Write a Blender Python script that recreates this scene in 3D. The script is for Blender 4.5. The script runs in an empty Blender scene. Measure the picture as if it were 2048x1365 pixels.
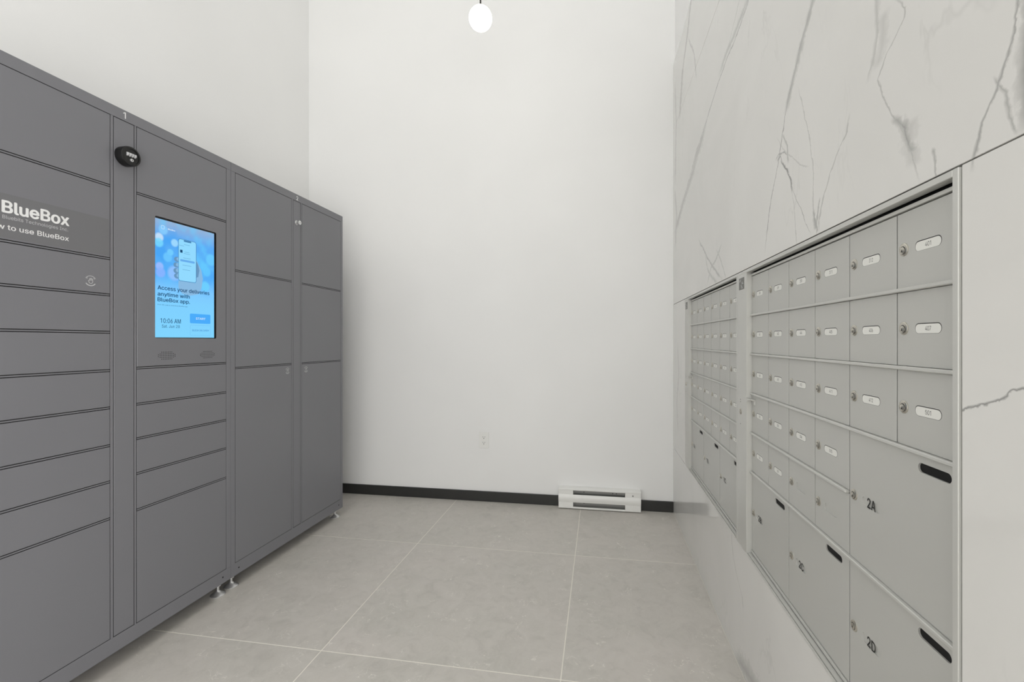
import bpy, bmesh, math, random
from mathutils import Vector
from mathutils.geometry import tessellate_polygon

S = bpy.context.scene
C = S.collection

# ------------------------------------------------------------------ camera, world, lights, exposure
EYE = 1.15
YAW = math.radians(9.265)
cam_data = bpy.data.cameras.new('camera')
cam = bpy.data.objects.new('camera', cam_data)
C.objects.link(cam)
cam.location = (0, 0, EYE)
cam.rotation_euler = (math.radians(90), 0, YAW)
cam_data.sensor_width = 36
cam_data.lens = 895 / 2048 * 36
cam_data.shift_x = -30 / 2048
cam_data.shift_y = -1.5 / 2048
cam_data.clip_start = 0.02
S.camera = cam

world = bpy.data.worlds.new('world')
S.world = world
world.use_nodes = True
world.node_tree.nodes['Background'].inputs[0].default_value = (0.9, 0.95, 1, 1)
world.node_tree.nodes['Background'].inputs[1].default_value = 0.3

def area(name, loc, rot, sx, sy, power, col=(1, 1, 1)):
    d = bpy.data.lights.new(name, 'AREA')
    d.shape = 'RECTANGLE'; d.size = sx; d.size_y = sy; d.energy = power; d.color = col
    o = bpy.data.objects.new(name, d); C.objects.link(o)
    o.location = loc; o.rotation_euler = [math.radians(a) for a in rot]
    return o
area('ceiling_light_panel', (-0.85, 1.35, 5.5), (0, 0, 0), 2.4, 3.2, 10, (1, 0.997, 0.99))
area('ceiling_light_panel_rear', (-0.85, -2.2, 5.5), (0, 0, 0), 2.4, 2.8, 36, (1, 0.998, 0.99))
area('fill_light_side', (0.44, -1.6, 0.85), (0, 90, 0), 1.6, 2.4, 74)  # added fill, no opening here; lifts the lockers and the wall beside them
area('fill_light_rear', (0.0, -3.75, 0.9), (90, 0, 0), 0.9, 1.7, 16)  # added fill from behind the camera, no glazing exists there
area('fill_light_left', (-2.15, -1.9, 1.6), (0, 90, 180), 2.6, 2.6, 6)  # added fill towards the marble side, not a real window

S.view_settings.view_transform = 'Standard'
S.view_settings.look = 'None'
S.view_settings.exposure = 0.0
S.view_settings.gamma = 1.0
S.view_settings.use_curve_mapping = False
S.cycles.max_bounces = 10
S.cycles.diffuse_bounces = 7

# ------------------------------------------------------------------ helpers
def s2l(c):
    return tuple(((v / 255) / 12.92 if v / 255 <= 0.04045 else ((v / 255 + 0.055) / 1.055) ** 2.4) for v in c) + (1,)

def mat(name, rgb, rough=0.5, metal=0.0, spec=0.5):
    m = bpy.data.materials.new(name); m.use_nodes = True
    b = m.node_tree.nodes['Principled BSDF']
    b.inputs['Base Color'].default_value = s2l(rgb)
    b.inputs['Roughness'].default_value = rough
    b.inputs['Metallic'].default_value = metal
    b.inputs['Specular IOR Level'].default_value = spec
    return m

def emit(name, rgb, strength=1.0):
    m = bpy.data.materials.new(name); m.use_nodes = True
    nt = m.node_tree; nt.nodes.clear()
    e = nt.nodes.new('ShaderNodeEmission'); o = nt.nodes.new('ShaderNodeOutputMaterial')
    e.inputs[0].default_value = s2l(rgb); e.inputs[1].default_value = strength
    nt.links.new(e.outputs[0], o.inputs[0])
    return m

class N:
    """tiny node-building helper"""
    def __init__(self, m):
        self.nt = m.node_tree; self.m = m
    def node(self, t, **kw):
        n = self.nt.nodes.new(t)
        for k, v in kw.items(): setattr(n, k, v)
        return n
    def put(self, sock, v):
        if hasattr(v, 'is_output') or isinstance(v, bpy.types.NodeSocket): self.nt.links.new(v, sock)
        else: sock.default_value = v
    def math(self, op, a, b=0.0, clamp=False):
        n = self.node('ShaderNodeMath', operation=op, use_clamp=clamp)
        self.put(n.inputs[0], a); self.put(n.inputs[1], b)
        return n.outputs[0]
    def rng(self, v, a, b, c=0.0, d=1.0, interp='LINEAR'):
        n = self.node('ShaderNodeMapRange', interpolation_type=interp)
        self.put(n.inputs[0], v)
        for i, q in enumerate((a, b, c, d)): self.put(n.inputs[i + 1], q)
        return n.outputs[0]
    def noise(self, vec, scale, detail=3, rough=0.5, dist=0.0):
        n = self.node('ShaderNodeTexNoise')
        self.put(n.inputs['Vector'], vec); n.inputs['Scale'].default_value = scale
        n.inputs['Detail'].default_value = detail; n.inputs['Roughness'].default_value = rough
        n.inputs['Distortion'].default_value = dist
        return n
    def mix(self, f, a, b):
        n = self.node('ShaderNodeMix', data_type='RGBA')
        self.put(n.inputs[0], f); self.put(n.inputs[6], a); self.put(n.inputs[7], b)
        return n.outputs[2]
    def curve(self, v, pts):
        n = self.node('ShaderNodeFloatCurve')
        n.inputs[0].default_value = 1.0
        self.put(n.inputs[1], v)
        c = n.mapping.curves[0]
        pts = sorted(pts)
        while len(c.points) < len(pts): c.points.new(0.5, 0.5)
        for p, q in zip(c.points, pts): p.location = q; p.handle_type = 'VECTOR'
        n.mapping.update()
        return n.outputs[0]

COUNT = {}
WLOC = {}
def new_obj(name, mesh, parent, origin):
    o = bpy.data.objects.new(name, mesh); C.objects.link(o)
    WLOC[o.name] = Vector(origin)
    if parent:
        o.parent = parent; o.location = Vector(origin) - WLOC[parent.name]
    else:
        o.location = origin
    return o

def empty(name, loc):
    o = bpy.data.objects.new(name, None); C.objects.link(o)
    o.empty_display_size = 0.05; o.location = loc; WLOC[o.name] = Vector(loc)
    return o

def tag(o, label=None, cat=None, group=None, kind=None):
    if label: o['label'] = label
    if cat: o['category'] = cat
    if group: o['group'] = group
    if kind: o['kind'] = kind
    return o

def obj(name, bm, mats, parent=None, origin=None, smooth=False, fn=None):
    """bm in world coordinates; mesh stored about its own origin"""
    if fn:
        for v in bm.verts: v.co = fn(v.co)
    bmesh.ops.recalc_face_normals(bm, faces=bm.faces)
    if origin is None:
        lo = Vector((min(v.co[i] for v in bm.verts) for i in range(3)))
        hi = Vector((max(v.co[i] for v in bm.verts) for i in range(3)))
        origin = (lo + hi) / 2
        if not parent: origin.z = lo.z
    origin = Vector(origin)
    for v in bm.verts: v.co -= origin
    me = bpy.data.meshes.new(name); bm.to_mesh(me); bm.free()
    for m in (mats if isinstance(mats, (list, tuple)) else [mats]): me.materials.append(m)
    if smooth:
        for p in me.polygons: p.use_smooth = True
        try: me.set_sharp_from_angle(angle=math.radians(35))
        except Exception: pass
    return new_obj(name, me, parent, origin)

def box(bm, x0, x1, y0, y1, z0, z1, bev=0.0, mi=0, seg=1):
    vs = [bm.verts.new((x, y, z)) for x in (min(x0, x1), max(x0, x1)) for y in (min(y0, y1), max(y0, y1)) for z in (min(z0, z1), max(z0, z1))]
    fs = []
    for q in ((0, 1, 3, 2), (4, 6, 7, 5), (0, 4, 5, 1), (2, 3, 7, 6), (0, 2, 6, 4), (1, 5, 7, 3)):
        f = bm.faces.new([vs[i] for i in q]); f.material_index = mi; fs.append(f)
    if bev > 0:
        es = list({e for f in fs for e in f.edges})
        r = bmesh.ops.bevel(bm, geom=es, offset=bev, segments=seg, affect='EDGES', profile=0.5)
        for f in r['faces']: f.material_index = mi
    return bm

def B(*a, **k):
    return box(bmesh.new(), *a, **k)

def lathe(bm, prof, centre, axis='z', n=24, mi=0, sign=1):
    """prof: list of (radius, along)"""
    cx, cy, cz = centre
    rings = []
    for r, t in prof:
        ring = []
        for k in range(n):
            a = 2 * math.pi * k / n
            u, v = r * math.cos(a), r * math.sin(a)
            if axis == 'z': p = (cx + u, cy + v, cz + t)
            elif axis == 'x': p = (cx + sign * t, cy + u, cz + v)
            else: p = (cx + u, cy + sign * t, cz + v)
            ring.append(bm.verts.new(p))
        rings.append(ring)
    for a, b in zip(rings, rings[1:]):
        for k in range(n):
            f = bm.faces.new((a[k], a[(k + 1) % n], b[(k + 1) % n], b[k])); f.material_index = mi
    for r in (rings[0], rings[-1]):
        f = bm.faces.new(r); f.material_index = mi
    return bm

def pill_loop(cu, cv, w, h, rad=None, n=6):
    rad = min(w, h) / 2 if rad is None else rad
    out = []
    for (sx, sy, a0) in ((1, 1, 0), (-1, 1, 90), (-1, -1, 180), (1, -1, 270)):
        for k in range(n + 1):
            a = math.radians(a0 + 90 * k / n)
            out.append((cu + sx * (w / 2 - rad) + rad * math.cos(a), cv + sy * (h / 2 - rad) + rad * math.sin(a)))
    # drop duplicates
    res = []
    for p in out:
        if not res or (abs(p[0] - res[-1][0]) + abs(p[1] - res[-1][1])) > 1e-6: res.append(p)
    if abs(p[0] - res[0][0]) + abs(p[1] - res[0][1]) < 1e-6: res.pop()
    return res

def plate(bm, u0, u1, v0, v1, thick, holes, P, cham=0.0008):
    """flat panel with real sunk pockets; P(u, v, depth) -> world point.  holes: (loop, depth, bottom material, wall material)"""
    def loop(pts, d): return [bm.verts.new(P(u, v, d)) for u, v in pts]
    def band(a, b, mi=0):
        n = len(a)
        for k in range(n):
            f = bm.faces.new((a[k], a[(k + 1) % n], b[(k + 1) % n], b[k])); f.material_index = mi
    rc = [(u0, v0), (u1, v0), (u1, v1), (u0, v1)]
    ri = [(u0 + cham, v0 + cham), (u1 - cham, v0 + cham), (u1 - cham, v1 - cham), (u0 + cham, v1 - cham)]
    L0 = loop(ri, 0); L1 = loop(rc, cham); L2 = loop(rc, thick)
    band(L0, L1); band(L1, L2); bm.faces.new(L2)
    edges = [bm.edges.get((L0[k], L0[(k + 1) % 4])) for k in range(4)]
    for pts, depth, mi, mw in holes:
        a = loop(pts, 0); b = loop(pts, depth)
        band(a, b, mw)
        f = bm.faces.new(b); f.material_index = mi
        edges += [bm.edges.get((a[k], a[(k + 1) % len(a)])) for k in range(len(a))]
    r = bmesh.ops.triangle_fill(bm, use_beauty=True, use_dissolve=False, edges=edges)
    for g in r['geom']:
        if isinstance(g, bmesh.types.BMFace): g.material_index = 0
    return bm

# letter outlines (1000 units to the em), x,y points of each contour
GLYPHS = {
    '.': (188, ['95,-4 78,-1 63,9 53,24 50,41 53,59 63,73 78,83 95,87 113,83 128,73 138,59 141,41 138,24 128,9 113,-1']),
    '0': (453, ['227,-7 174,1 130,24 95,62 69,113 53,178 48,254 53,330 69,395 95,447 130,484 174,508 227,516 279,508 323,484 358,447 384,395 400,330 405,254 400,178 384,113 359,62 323,24 279,1', '227,50 261,56 290,74 313,103 330,144 340,194 344,254 340,314 330,365 313,405 290,435 261,453 227,460 192,453 163,435 140,405 123,365 113,314 109,254 113,194 123,144 140,103 163,74 192,56']),
    '1': (453, ['276,509 276,0 212,0 212,448 209,448 86,358 86,427 198,509']),
    '2': (453, ['64,0 64,47 261,257 282,282 299,305 311,327 318,348 320,371 317,397 308,419 293,436 273,449 250,457 224,460 196,457 172,447 153,433 139,413 130,390 127,362 66,362 71,405 86,442 111,473 143,496 182,511 225,516 268,511 306,497 337,474 361,445 376,411 381,372 378,345 371,318 357,290 336,259 306,223 267,180 153,60 153,57 389,57 389,0']),
    '3': (453, ['218,-7 173,-3 133,10 98,30 70,57 52,91 44,132 109,132 115,107 126,87 144,71 165,59 191,52 219,50 248,53 275,61 297,74 315,93 325,116 329,145 326,172 316,196 299,217 275,234 242,244 201,248 157,248 157,299 288,448 288,452 70,452 70,509 372,509 372,461 221,289 264,288 308,276 344,253 371,222 387,186 393,145 387,103 370,66 344,36 309,12 266,-2']),
    '4': (453, ['40,105 40,158 247,509 311,509 109,166 109,163 282,163 282,318 343,318 343,163 413,163 413,105 343,105 343,0 282,0 282,105']),
    '5': (453, ['221,-7 178,-2 140,11 108,32 83,60 66,93 60,130 122,130 127,108 138,89 154,73 173,60 196,52 221,50 250,53 276,64 298,82 314,104 324,131 328,162 324,193 314,221 297,244 275,262 248,273 218,277 192,275 167,268 145,258 128,246 67,253 96,509 366,509 366,452 151,452 134,301 136,301 155,315 178,325 203,331 229,334 263,330 294,321 321,306 345,285 364,260 379,231 388,199 391,163 385,117 369,76 343,41 309,15 268,-1']),
    '6': (453, ['226,-7 182,-1 142,15 109,40 84,74 69,115 64,162 68,199 80,239 102,285 137,340 252,509 322,509 151,261 145,261 154,275 165,288 179,299 196,307 214,312 235,314 278,309 316,295 346,271 370,240 384,201 389,157 384,112 368,73 343,39 310,14 271,-2', '226,48 254,52 279,63 299,79 314,101 324,128 327,157 324,187 314,213 299,235 279,251 254,262 226,265 198,262 174,252 153,235 138,214 128,188 125,158 128,128 138,102 153,79 174,63 198,52']),
    '7': (453, ['97,0 323,448 323,452 62,452 62,509 391,509 391,449 165,0']),
    '8': (453, ['226,-7 178,-2 136,11 101,33 74,62 57,96 52,135 55,166 65,195 81,220 101,241 125,256 153,265 153,267 119,282 93,308 76,342 70,380 75,417 90,450 114,477 146,498 184,511 226,516 269,511 306,498 337,477 361,450 377,417 382,380 376,342 359,308 333,282 300,267 300,265 327,256 351,241 372,220 387,195 397,166 401,135 395,96 378,62 352,33 317,11 275,-2', '226,49 258,52 285,60 307,74 323,91 333,113 337,139 333,165 322,189 305,208 283,223 256,232 226,235 196,232 169,223 147,208 130,189 119,165 115,139 119,113 129,91 145,74 167,60 195,52', '226,290 252,292 274,300 293,313 307,330 316,351 319,376 316,399 308,420 294,437 275,449 252,457 226,460 200,457 177,449 159,437 145,420 136,399 133,376 136,351 145,330 159,313 178,300 201,292']),
    '9': (453, ['226,516 271,510 310,494 343,468 368,434 384,393 389,347 385,309 373,270 350,224 315,168 200,0 130,0 301,248 307,248 299,234 287,221 273,210 257,202 238,196 218,195 175,199 137,214 106,237 83,269 68,307 64,352 69,397 85,436 110,469 143,494 182,510', '226,460 199,457 174,446 154,429 138,407 129,381 125,352 129,322 138,295 154,274 174,257 199,247 226,243 254,247 279,257 299,273 314,295 324,321 327,350 324,381 314,407 299,429 279,446 254,457']),
    ':': (188, ['95,-4 78,-1 63,9 53,24 50,41 53,59 63,73 78,83 95,87 113,83 128,73 138,59 141,41 138,24 128,9 113,-1', '95,271 78,274 63,284 53,299 50,316 53,334 63,349 78,359 95,362 113,359 128,349 138,334 141,316 138,299 128,284 113,274']),
    'A': (480, ['16,0 201,509 276,509 463,0 395,0 343,142 135,142 85,0', '155,199 323,199 276,334 238,450 191,302']),
    'B': (456, ['60,0 60,509 241,509 289,504 329,491 359,469 381,442 394,410 398,374 395,344 387,320 373,301 356,286 336,275 315,267 315,262 339,257 363,245 385,227 402,203 414,173 418,136 413,100 400,67 377,39 344,18 301,4 247,0', '125,57 245,57 296,63 330,80 349,105 355,137 352,161 342,184 327,203 306,218 279,228 248,231 125,231', '125,285 238,285 265,288 288,296 308,309 323,326 333,348 336,372 330,403 313,429 283,446 240,452 125,452']),
    'C': (510, ['267,-7 205,1 150,25 104,63 70,115 48,179 40,254 48,329 70,393 104,445 150,484 205,508 267,516 305,513 340,504 373,490 402,471 427,447 448,418 463,385 473,348 408,348 401,373 389,395 375,413 357,428 337,440 315,449 292,454 267,456 223,450 184,432 150,403 125,364 109,314 103,254 109,194 125,145 151,105 184,76 223,59 267,53 292,55 315,60 337,69 357,81 375,96 389,114 401,136 408,160 473,160 463,124 448,91 428,62 402,38 373,19 341,5 305,-4']),
    'D': (502, ['60,0 60,509 225,509 294,501 353,478 399,441 433,391 455,329 462,255 455,181 433,119 398,68 351,31 291,8 219,0', '125,57 215,57 272,63 318,81 354,110 379,149 394,198 399,255 394,312 379,361 354,399 320,428 275,446 221,452 125,452']),
    'E': (419, ['60,0 60,509 372,509 372,452 125,452 125,286 355,286 355,229 125,229 125,57 375,57 375,0']),
    'H': (517, ['60,0 60,509 125,509 125,289 392,289 392,509 457,509 457,0 392,0 392,232 125,232 125,0']),
    'I': (300, ['31,0 31,57 118,57 118,452 31,452 31,509 269,509 269,452 183,452 183,57 269,57 269,0']),
    'J': (396, ['185,-7 124,3 75,33 44,81 33,145 33,173 98,173 98,145 104,104 122,74 149,56 185,50 220,56 248,74 266,104 272,145 272,509 336,509 336,145 326,81 294,33 246,3']),
    'K': (467, ['60,0 60,509 125,509 125,240 364,509 448,509 232,274 449,0 372,0 188,232 125,163 125,0']),
    'L': (393, ['60,0 60,509 125,509 125,57 361,57 361,0']),
    'M': (628, ['60,0 60,509 152,509 299,123 315,73 352,187 476,509 568,509 568,0 504,0 507,439 456,291 342,0 286,0 152,340 119,435 122,291 122,0']),
    'Q': (533, ['345,10 383,26 468,-48 401,-48', '267,-7 205,1 150,25 105,63 70,115 48,179 40,254 48,329 70,393 105,445 150,484 205,508 267,516 329,508 384,484 429,445 464,393 486,329 493,254 486,179 464,115 429,63 384,25 329,1', '267,53 310,59 349,76 383,105 408,144 425,194 430,254 425,314 408,365 383,404 349,433 310,450 267,456 223,450 184,433 151,404 125,364 109,314 103,254 109,194 125,144 151,105 184,76 223,59']),
    'R': (449, ['60,0 60,509 236,509 290,504 333,489 367,465 390,433 405,395 409,352 405,309 390,271 367,240 333,217 305,207 428,0 353,0 245,199 236,198 125,198 125,0', '125,255 234,255 269,258 298,267 319,281 334,300 342,324 345,352 342,380 334,405 319,425 298,440 269,449 233,452 125,452']),
    'S': (447, ['224,-9 172,-4 128,9 91,31 64,60 46,96 38,137 104,137 110,110 123,88 142,71 166,59 194,52 224,49 257,52 286,60 311,74 329,92 341,114 346,139 342,161 332,179 316,193 296,205 272,214 184,239 128,260 86,289 60,326 52,372 58,413 75,448 102,476 138,498 180,511 227,516 275,511 316,498 351,476 377,449 394,415 401,378 337,378 326,412 302,437 267,453 225,459 194,456 167,448 145,435 129,418 118,398 115,376 119,352 131,334 148,319 169,308 212,293 312,264 336,252 359,238 379,220 395,198 405,171 408,139 403,99 386,64 360,34 323,11 278,-4']),
    'T': (449, ['32,452 32,509 417,509 417,452 257,452 257,0 193,0 193,452']),
    'U': (517, ['259,-8 203,-2 154,15 114,43 85,80 66,124 60,173 60,509 124,509 124,178 128,144 141,113 160,87 187,68 220,56 259,52 298,56 331,68 357,87 377,113 389,144 393,178 393,509 457,509 457,173 451,124 433,80 403,43 363,15 315,-2']),
    'V': (480, ['204,0 16,509 84,509 203,176 241,52 279,176 395,509 463,509 278,0']),
    'Y': (472, ['203,0 203,208 16,509 91,509 208,318 236,264 236,263 237,265 280,344 381,509 455,509 268,208 268,0']),
    'a': (389, ['160,-9 126,-5 94,5 68,22 48,45 35,73 30,108 34,138 43,161 58,179 78,193 100,203 125,211 252,230 265,235 273,243 276,257 273,279 267,297 256,311 240,322 220,329 196,331 171,329 149,322 132,313 118,301 107,288 100,274 41,291 57,322 79,346 104,364 133,375 163,382 194,384 215,383 239,379 263,372 286,360 306,343 322,320 333,290 337,251 337,0 277,0 277,52 272,52 264,38 252,25 236,12 215,1 190,-6', '170,45 202,49 228,59 248,74 263,93 272,115 276,138 276,190 270,186 216,173 175,168 134,159 117,150 103,139 95,124 92,105 94,87 102,72 114,61 130,52 149,47']),
    'b': (424, ['229,-8 198,-5 172,4 153,17 138,31 118,59 112,59 112,0 53,0 53,509 114,509 114,319 118,319 137,346 152,360 171,373 197,381 229,384 274,378 313,361 345,332 370,293 385,245 390,189 385,133 370,84 346,45 313,16 274,-2', '220,47 253,51 279,66 301,88 316,117 325,151 328,189 325,227 316,261 301,290 280,311 253,325 220,330 188,325 161,312 140,291 125,263 116,229 113,189 116,150 125,115 140,86 162,65 188,51']),
    'c': (396, ['207,-8 159,-2 117,16 82,46 56,85 40,133 34,187 40,243 56,291 82,330 117,360 159,378 207,384 234,383 260,377 284,368 305,356 324,341 340,322 353,301 362,277 303,262 298,276 281,301 270,311 257,319 242,325 226,329 207,330 173,325 145,310 124,287 108,258 99,224 96,187 99,151 108,117 124,89 145,66 173,51 207,46 226,48 243,52 258,58 271,66 282,76 292,89 299,102 304,117 363,102 354,78 341,56 325,37 306,21 285,9 261,-1 235,-6']),
    'd': (424, ['195,-8 151,-2 111,16 79,45 55,84 39,133 34,189 39,245 55,293 79,332 112,361 151,378 196,384 228,381 253,373 272,360 287,346 306,319 311,319 311,509 372,509 372,0 313,0 313,59 307,59 287,31 272,17 252,4 227,-5', '205,47 236,51 263,65 284,86 299,115 309,150 312,189 309,229 300,263 284,291 263,312 237,325 205,330 172,325 145,311 124,290 108,261 99,227 96,189 99,151 109,117 124,88 145,66 172,51']),
    'e': (404, ['212,-8 161,-2 117,16 82,46 56,85 40,132 34,187 39,242 55,290 81,329 115,359 157,378 205,384 236,382 266,374 294,361 319,341 341,315 357,282 368,242 371,194 371,169 98,169 100,139 110,106 128,80 151,61 179,50 212,46 234,48 254,53 271,61 285,73 297,88 306,105 365,91 353,63 335,39 311,19 283,4 249,-5', '307,221 307,237 298,269 283,294 263,314 237,326 205,330 173,326 146,313 125,294 109,270 99,241 97,221']),
    'g': (425, ['207,-151 168,-148 134,-140 105,-127 82,-110 64,-91 51,-69 101,-41 122,-66 136,-78 154,-88 178,-95 207,-97 249,-92 282,-75 304,-47 311,-6 311,68 306,68 287,41 272,28 252,16 227,8 195,5 152,10 113,27 80,53 55,90 39,136 34,191 39,246 55,293 80,332 112,361 152,378 196,384 228,382 253,373 273,360 288,346 308,319 313,319 313,379 372,379 372,-9 367,-54 350,-90 324,-117 291,-136 251,-147', '205,59 237,63 264,75 285,95 300,121 309,154 312,193 309,231 300,264 285,291 264,312 237,325 205,330 172,325 145,312 124,290 109,262 99,229 96,193 99,155 109,123 124,96 145,76 172,63']),
    'h': (410, ['114,227 114,0 53,0 53,509 114,509 114,312 124,332 152,362 187,379 227,384 264,380 295,369 321,349 341,321 353,285 357,240 357,0 296,0 296,235 290,275 273,304 246,323 210,329 184,326 161,317 141,303 126,283 117,257']),
    'i': (167, ['53,0 53,379 114,379 114,0', '84,443 67,446 54,455 44,468 41,483 44,499 54,512 67,521 84,524 100,521 114,512 123,499 126,483 123,468 114,455 100,446']),
    'l': (189, ['139,-2 101,3 74,20 58,47 53,84 53,509 114,509 114,99 115,77 120,62 130,54 154,52 170,54 181,3 151,-2']),
    'm': (610, ['53,0 53,379 112,379 112,306 118,323 132,346 151,363 172,376 195,384 219,386 257,380 287,361 309,331 317,308 322,321 337,343 357,361 381,375 407,383 437,386 468,383 497,372 522,354 541,328 553,296 557,255 557,0 496,0 496,254 490,289 473,313 447,326 419,330 395,328 374,320 358,307 345,290 338,270 335,247 335,0 274,0 274,260 269,288 253,311 229,326 199,330 178,328 158,320 140,307 126,289 117,266 114,238 114,0']),
    'n': (410, ['114,227 114,0 53,0 53,379 112,379 112,307 124,332 152,362 187,379 227,384 264,380 295,369 321,349 341,321 353,285 357,240 357,0 296,0 296,235 290,275 273,304 246,323 210,329 184,326 161,317 141,303 126,283 117,257']),
    'o': (415, ['207,-8 159,-2 117,16 82,46 56,85 40,133 34,187 40,243 56,291 82,330 117,360 159,378 207,384 256,378 299,360 333,330 359,291 376,243 381,187 376,133 359,85 333,46 299,16 256,-2', '207,46 242,51 270,66 292,89 307,117 316,151 319,187 316,224 307,258 292,287 270,310 242,325 207,330 173,325 145,310 124,287 108,258 99,224 96,187 99,151 108,117 124,89 145,66 173,51']),
    'p': (424, ['53,-143 53,379 112,379 112,319 118,319 137,346 152,360 171,373 197,381 229,384 274,378 313,361 345,332 370,293 385,245 390,189 385,133 370,84 346,45 313,16 274,-2 229,-8 198,-5 173,4 153,17 138,31 118,59 114,59 114,-143', '220,47 253,51 279,66 301,88 316,117 325,151 328,189 325,227 316,261 301,290 280,311 253,325 220,330 188,325 161,312 140,291 125,263 116,229 113,189 116,150 125,115 140,86 162,65 188,51']),
    'r': (259, ['53,0 53,379 112,379 112,321 115,321 130,347 152,367 181,380 213,385 243,384 243,322 207,326 182,323 159,315 140,301 126,284 117,262 114,237 114,0']),
    's': (365, ['182,-8 145,-5 112,3 84,18 62,38 45,63 36,94 94,107 105,79 124,60 150,49 181,45 217,50 244,62 262,81 268,103 265,121 254,136 237,147 212,155 149,170 104,186 72,208 53,237 47,274 51,305 65,332 87,354 115,370 149,381 187,384 223,381 254,372 279,358 299,339 314,316 324,290 268,277 258,298 243,316 219,328 187,333 156,329 131,317 114,299 109,277 112,258 124,243 144,232 172,223 229,209 275,194 306,171 325,142 331,107 326,75 312,47 290,24 260,6 223,-5']),
    't': (227, ['204,379 204,327 6,327 6,379', '65,471 126,471 126,98 128,76 136,61 150,53 177,50 202,54 213,2 192,-3 168,-4 125,2 92,21 72,52 65,93']),
    'u': (410, ['182,-5 146,-1 115,11 89,31 69,59 57,95 53,139 53,379 114,379 114,144 119,105 137,75 164,56 200,50 226,53 249,62 268,77 283,97 293,122 296,153 296,379 357,379 357,0 298,0 298,73 286,47 257,17 222,0']),
    'v': (389, ['163,0 17,379 84,379 177,121 195,58 224,155 305,379 371,379 226,0']),
    'w': (567, ['138,0 23,379 87,379 154,137 165,91 170,66 175,90 206,214 252,379 316,379 362,214 382,136 397,66 423,176 480,379 545,379 429,0 368,0 297,252 284,309 263,225 199,0']),
    'x': (379, ['21,0 155,195 29,379 100,379 164,279 192,232 216,279 282,379 352,379 224,192 358,0 287,0 214,112 189,154 165,112 91,0']),
    'y': (389, ['47,-139 61,-86 88,-90 104,-89 118,-84 130,-74 141,-58 151,-36 163,-1 17,379 84,379 177,121 195,60 212,121 305,379 371,379 204,-58 191,-85 177,-107 159,-124 139,-136 117,-143 77,-145']),
    ' ': (188, []),
}
CAP_H = 509.0
_TRI = {}
def glyph_tris(ch):
    """fill one letter's outline; 2D curves fill holes properly"""
    if ch not in _TRI:
        out = []
        if GLYPHS[ch][1]:
            cu = bpy.data.curves.new('t', 'CURVE'); cu.dimensions = '2D'; cu.fill_mode = 'FRONT'
            for l in GLYPHS[ch][1]:
                pts = [tuple(float(v) for v in q.split(',')) for q in l.split()]
                sp = cu.splines.new('POLY'); sp.points.add(len(pts) - 1); sp.use_cyclic_u = True
                for p, q in zip(sp.points, pts): p.co = (q[0] / 1000, q[1] / 1000, 0, 1)
            o = bpy.data.objects.new('t', cu)
            me = bpy.data.meshes.new_from_object(o)
            me.calc_loop_triangles()
            for t in me.loop_triangles:
                out.append([(round(me.vertices[i].co.x * 1000, 1), round(me.vertices[i].co.y * 1000, 1)) for i in t.vertices])
            bpy.data.objects.remove(o); bpy.data.curves.remove(cu); bpy.data.meshes.remove(me)
        _TRI[ch] = out
    return _TRI[ch]
def text_bm(body, P, u0, v0, cap, width=None, bold=0.0, centre=False, facing=1):
    """lettering as a mesh on a surface.  P(u, v) -> world point; u0 left edge (or centre), v0 baseline"""
    tris = []; x = 0
    for ch in body:
        adv, loops = GLYPHS[ch]
        tris += [tuple(Vector((p[0] + x, p[1], 0)) for p in t) for t in glyph_tris(ch)]
        x += adv
    x0 = min(p.x for t in tris for p in t); x1 = max(p.x for t in tris for p in t)
    sy = cap / CAP_H
    bw = 0.0
    sx = (width / (x1 - x0)) if width else sy
    off = (x0 + x1) / 2 if centre else x0 - bw
    bm = bmesh.new()
    b_ = bold * 1000
    shifts = [(0, 0)] if not bold else [(-b_, 0), (b_, 0), (0, b_ * 0.7), (0, -b_ * 0.7), (-b_ * .7, b_ * 0.5), (b_ * .7, -b_ * 0.5), (0, 0)]
    for li, (dx, dy) in enumerate(shifts):      # a bold stroke is a few thin layers of print
        cache = {}
        for t in tris:
            vs = []
            for p in t:
                k = (p.x, p.y)
                if k not in cache: cache[k] = bm.verts.new(P(u0 + (p.x + dx - off) * sx, v0 + (p.y + dy) * sy) + Vector((facing * li * 4e-5, 0, 0)))
                vs.append(cache[k])
            if len(set(vs)) == 3:
                try: bm.faces.new(vs)
                except ValueError: pass
    return bm

def add_bm(dst, src, mi=0):
    mp = {}
    for v in src.verts: mp[v] = dst.verts.new(v.co)
    for f in src.faces:
        try:
            g = dst.faces.new([mp[v] for v in f.verts]); g.material_index = mi
        except ValueError: pass
    src.free()

def flat(name, bm, mats, parent, **k):
    me_o = obj(name, bm, mats, parent, **k)
    return me_o

# ------------------------------------------------------------------ materials
XM, XD = 0.4838, 0.4991           # marble face, mailbox door face
XL = -1.6663                      # locker front
YW = 3.1108                       # back wall

def wall_mat():
    m = mat('white_wall_paint', (238, 238, 237), 0.6, spec=0.3)
    g = N(m); b = m.node_tree.nodes['Principled BSDF']
    pos = g.node('ShaderNodeNewGeometry').outputs['Position']
    n = g.noise(pos, 1.3, 2)
    col = g.mix(g.rng(n.outputs[0], 0.35, 0.65), s2l((237, 237, 236)), s2l((240, 240, 239)))
    g.put(b.inputs['Base Color'], col)
    n2 = g.noise(pos, 260, 2)
    bp = g.node('ShaderNodeBump'); bp.inputs['Strength'].default_value = 0.05; bp.inputs['Distance'].default_value = 0.002
    g.put(bp.inputs['Height'], n2.outputs[0]); g.put(b.inputs['Normal'], bp.outputs[0])
    return m
M_WALL = wall_mat()
M_CEIL = mat('ceiling_paint', (240, 240, 240), 0.8)
M_MORTAR = mat('dark_joint_mortar', (70, 70, 68), 0.9)
M_GROUT = mat('floor_grout', (232, 228, 218), 0.8)
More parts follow.
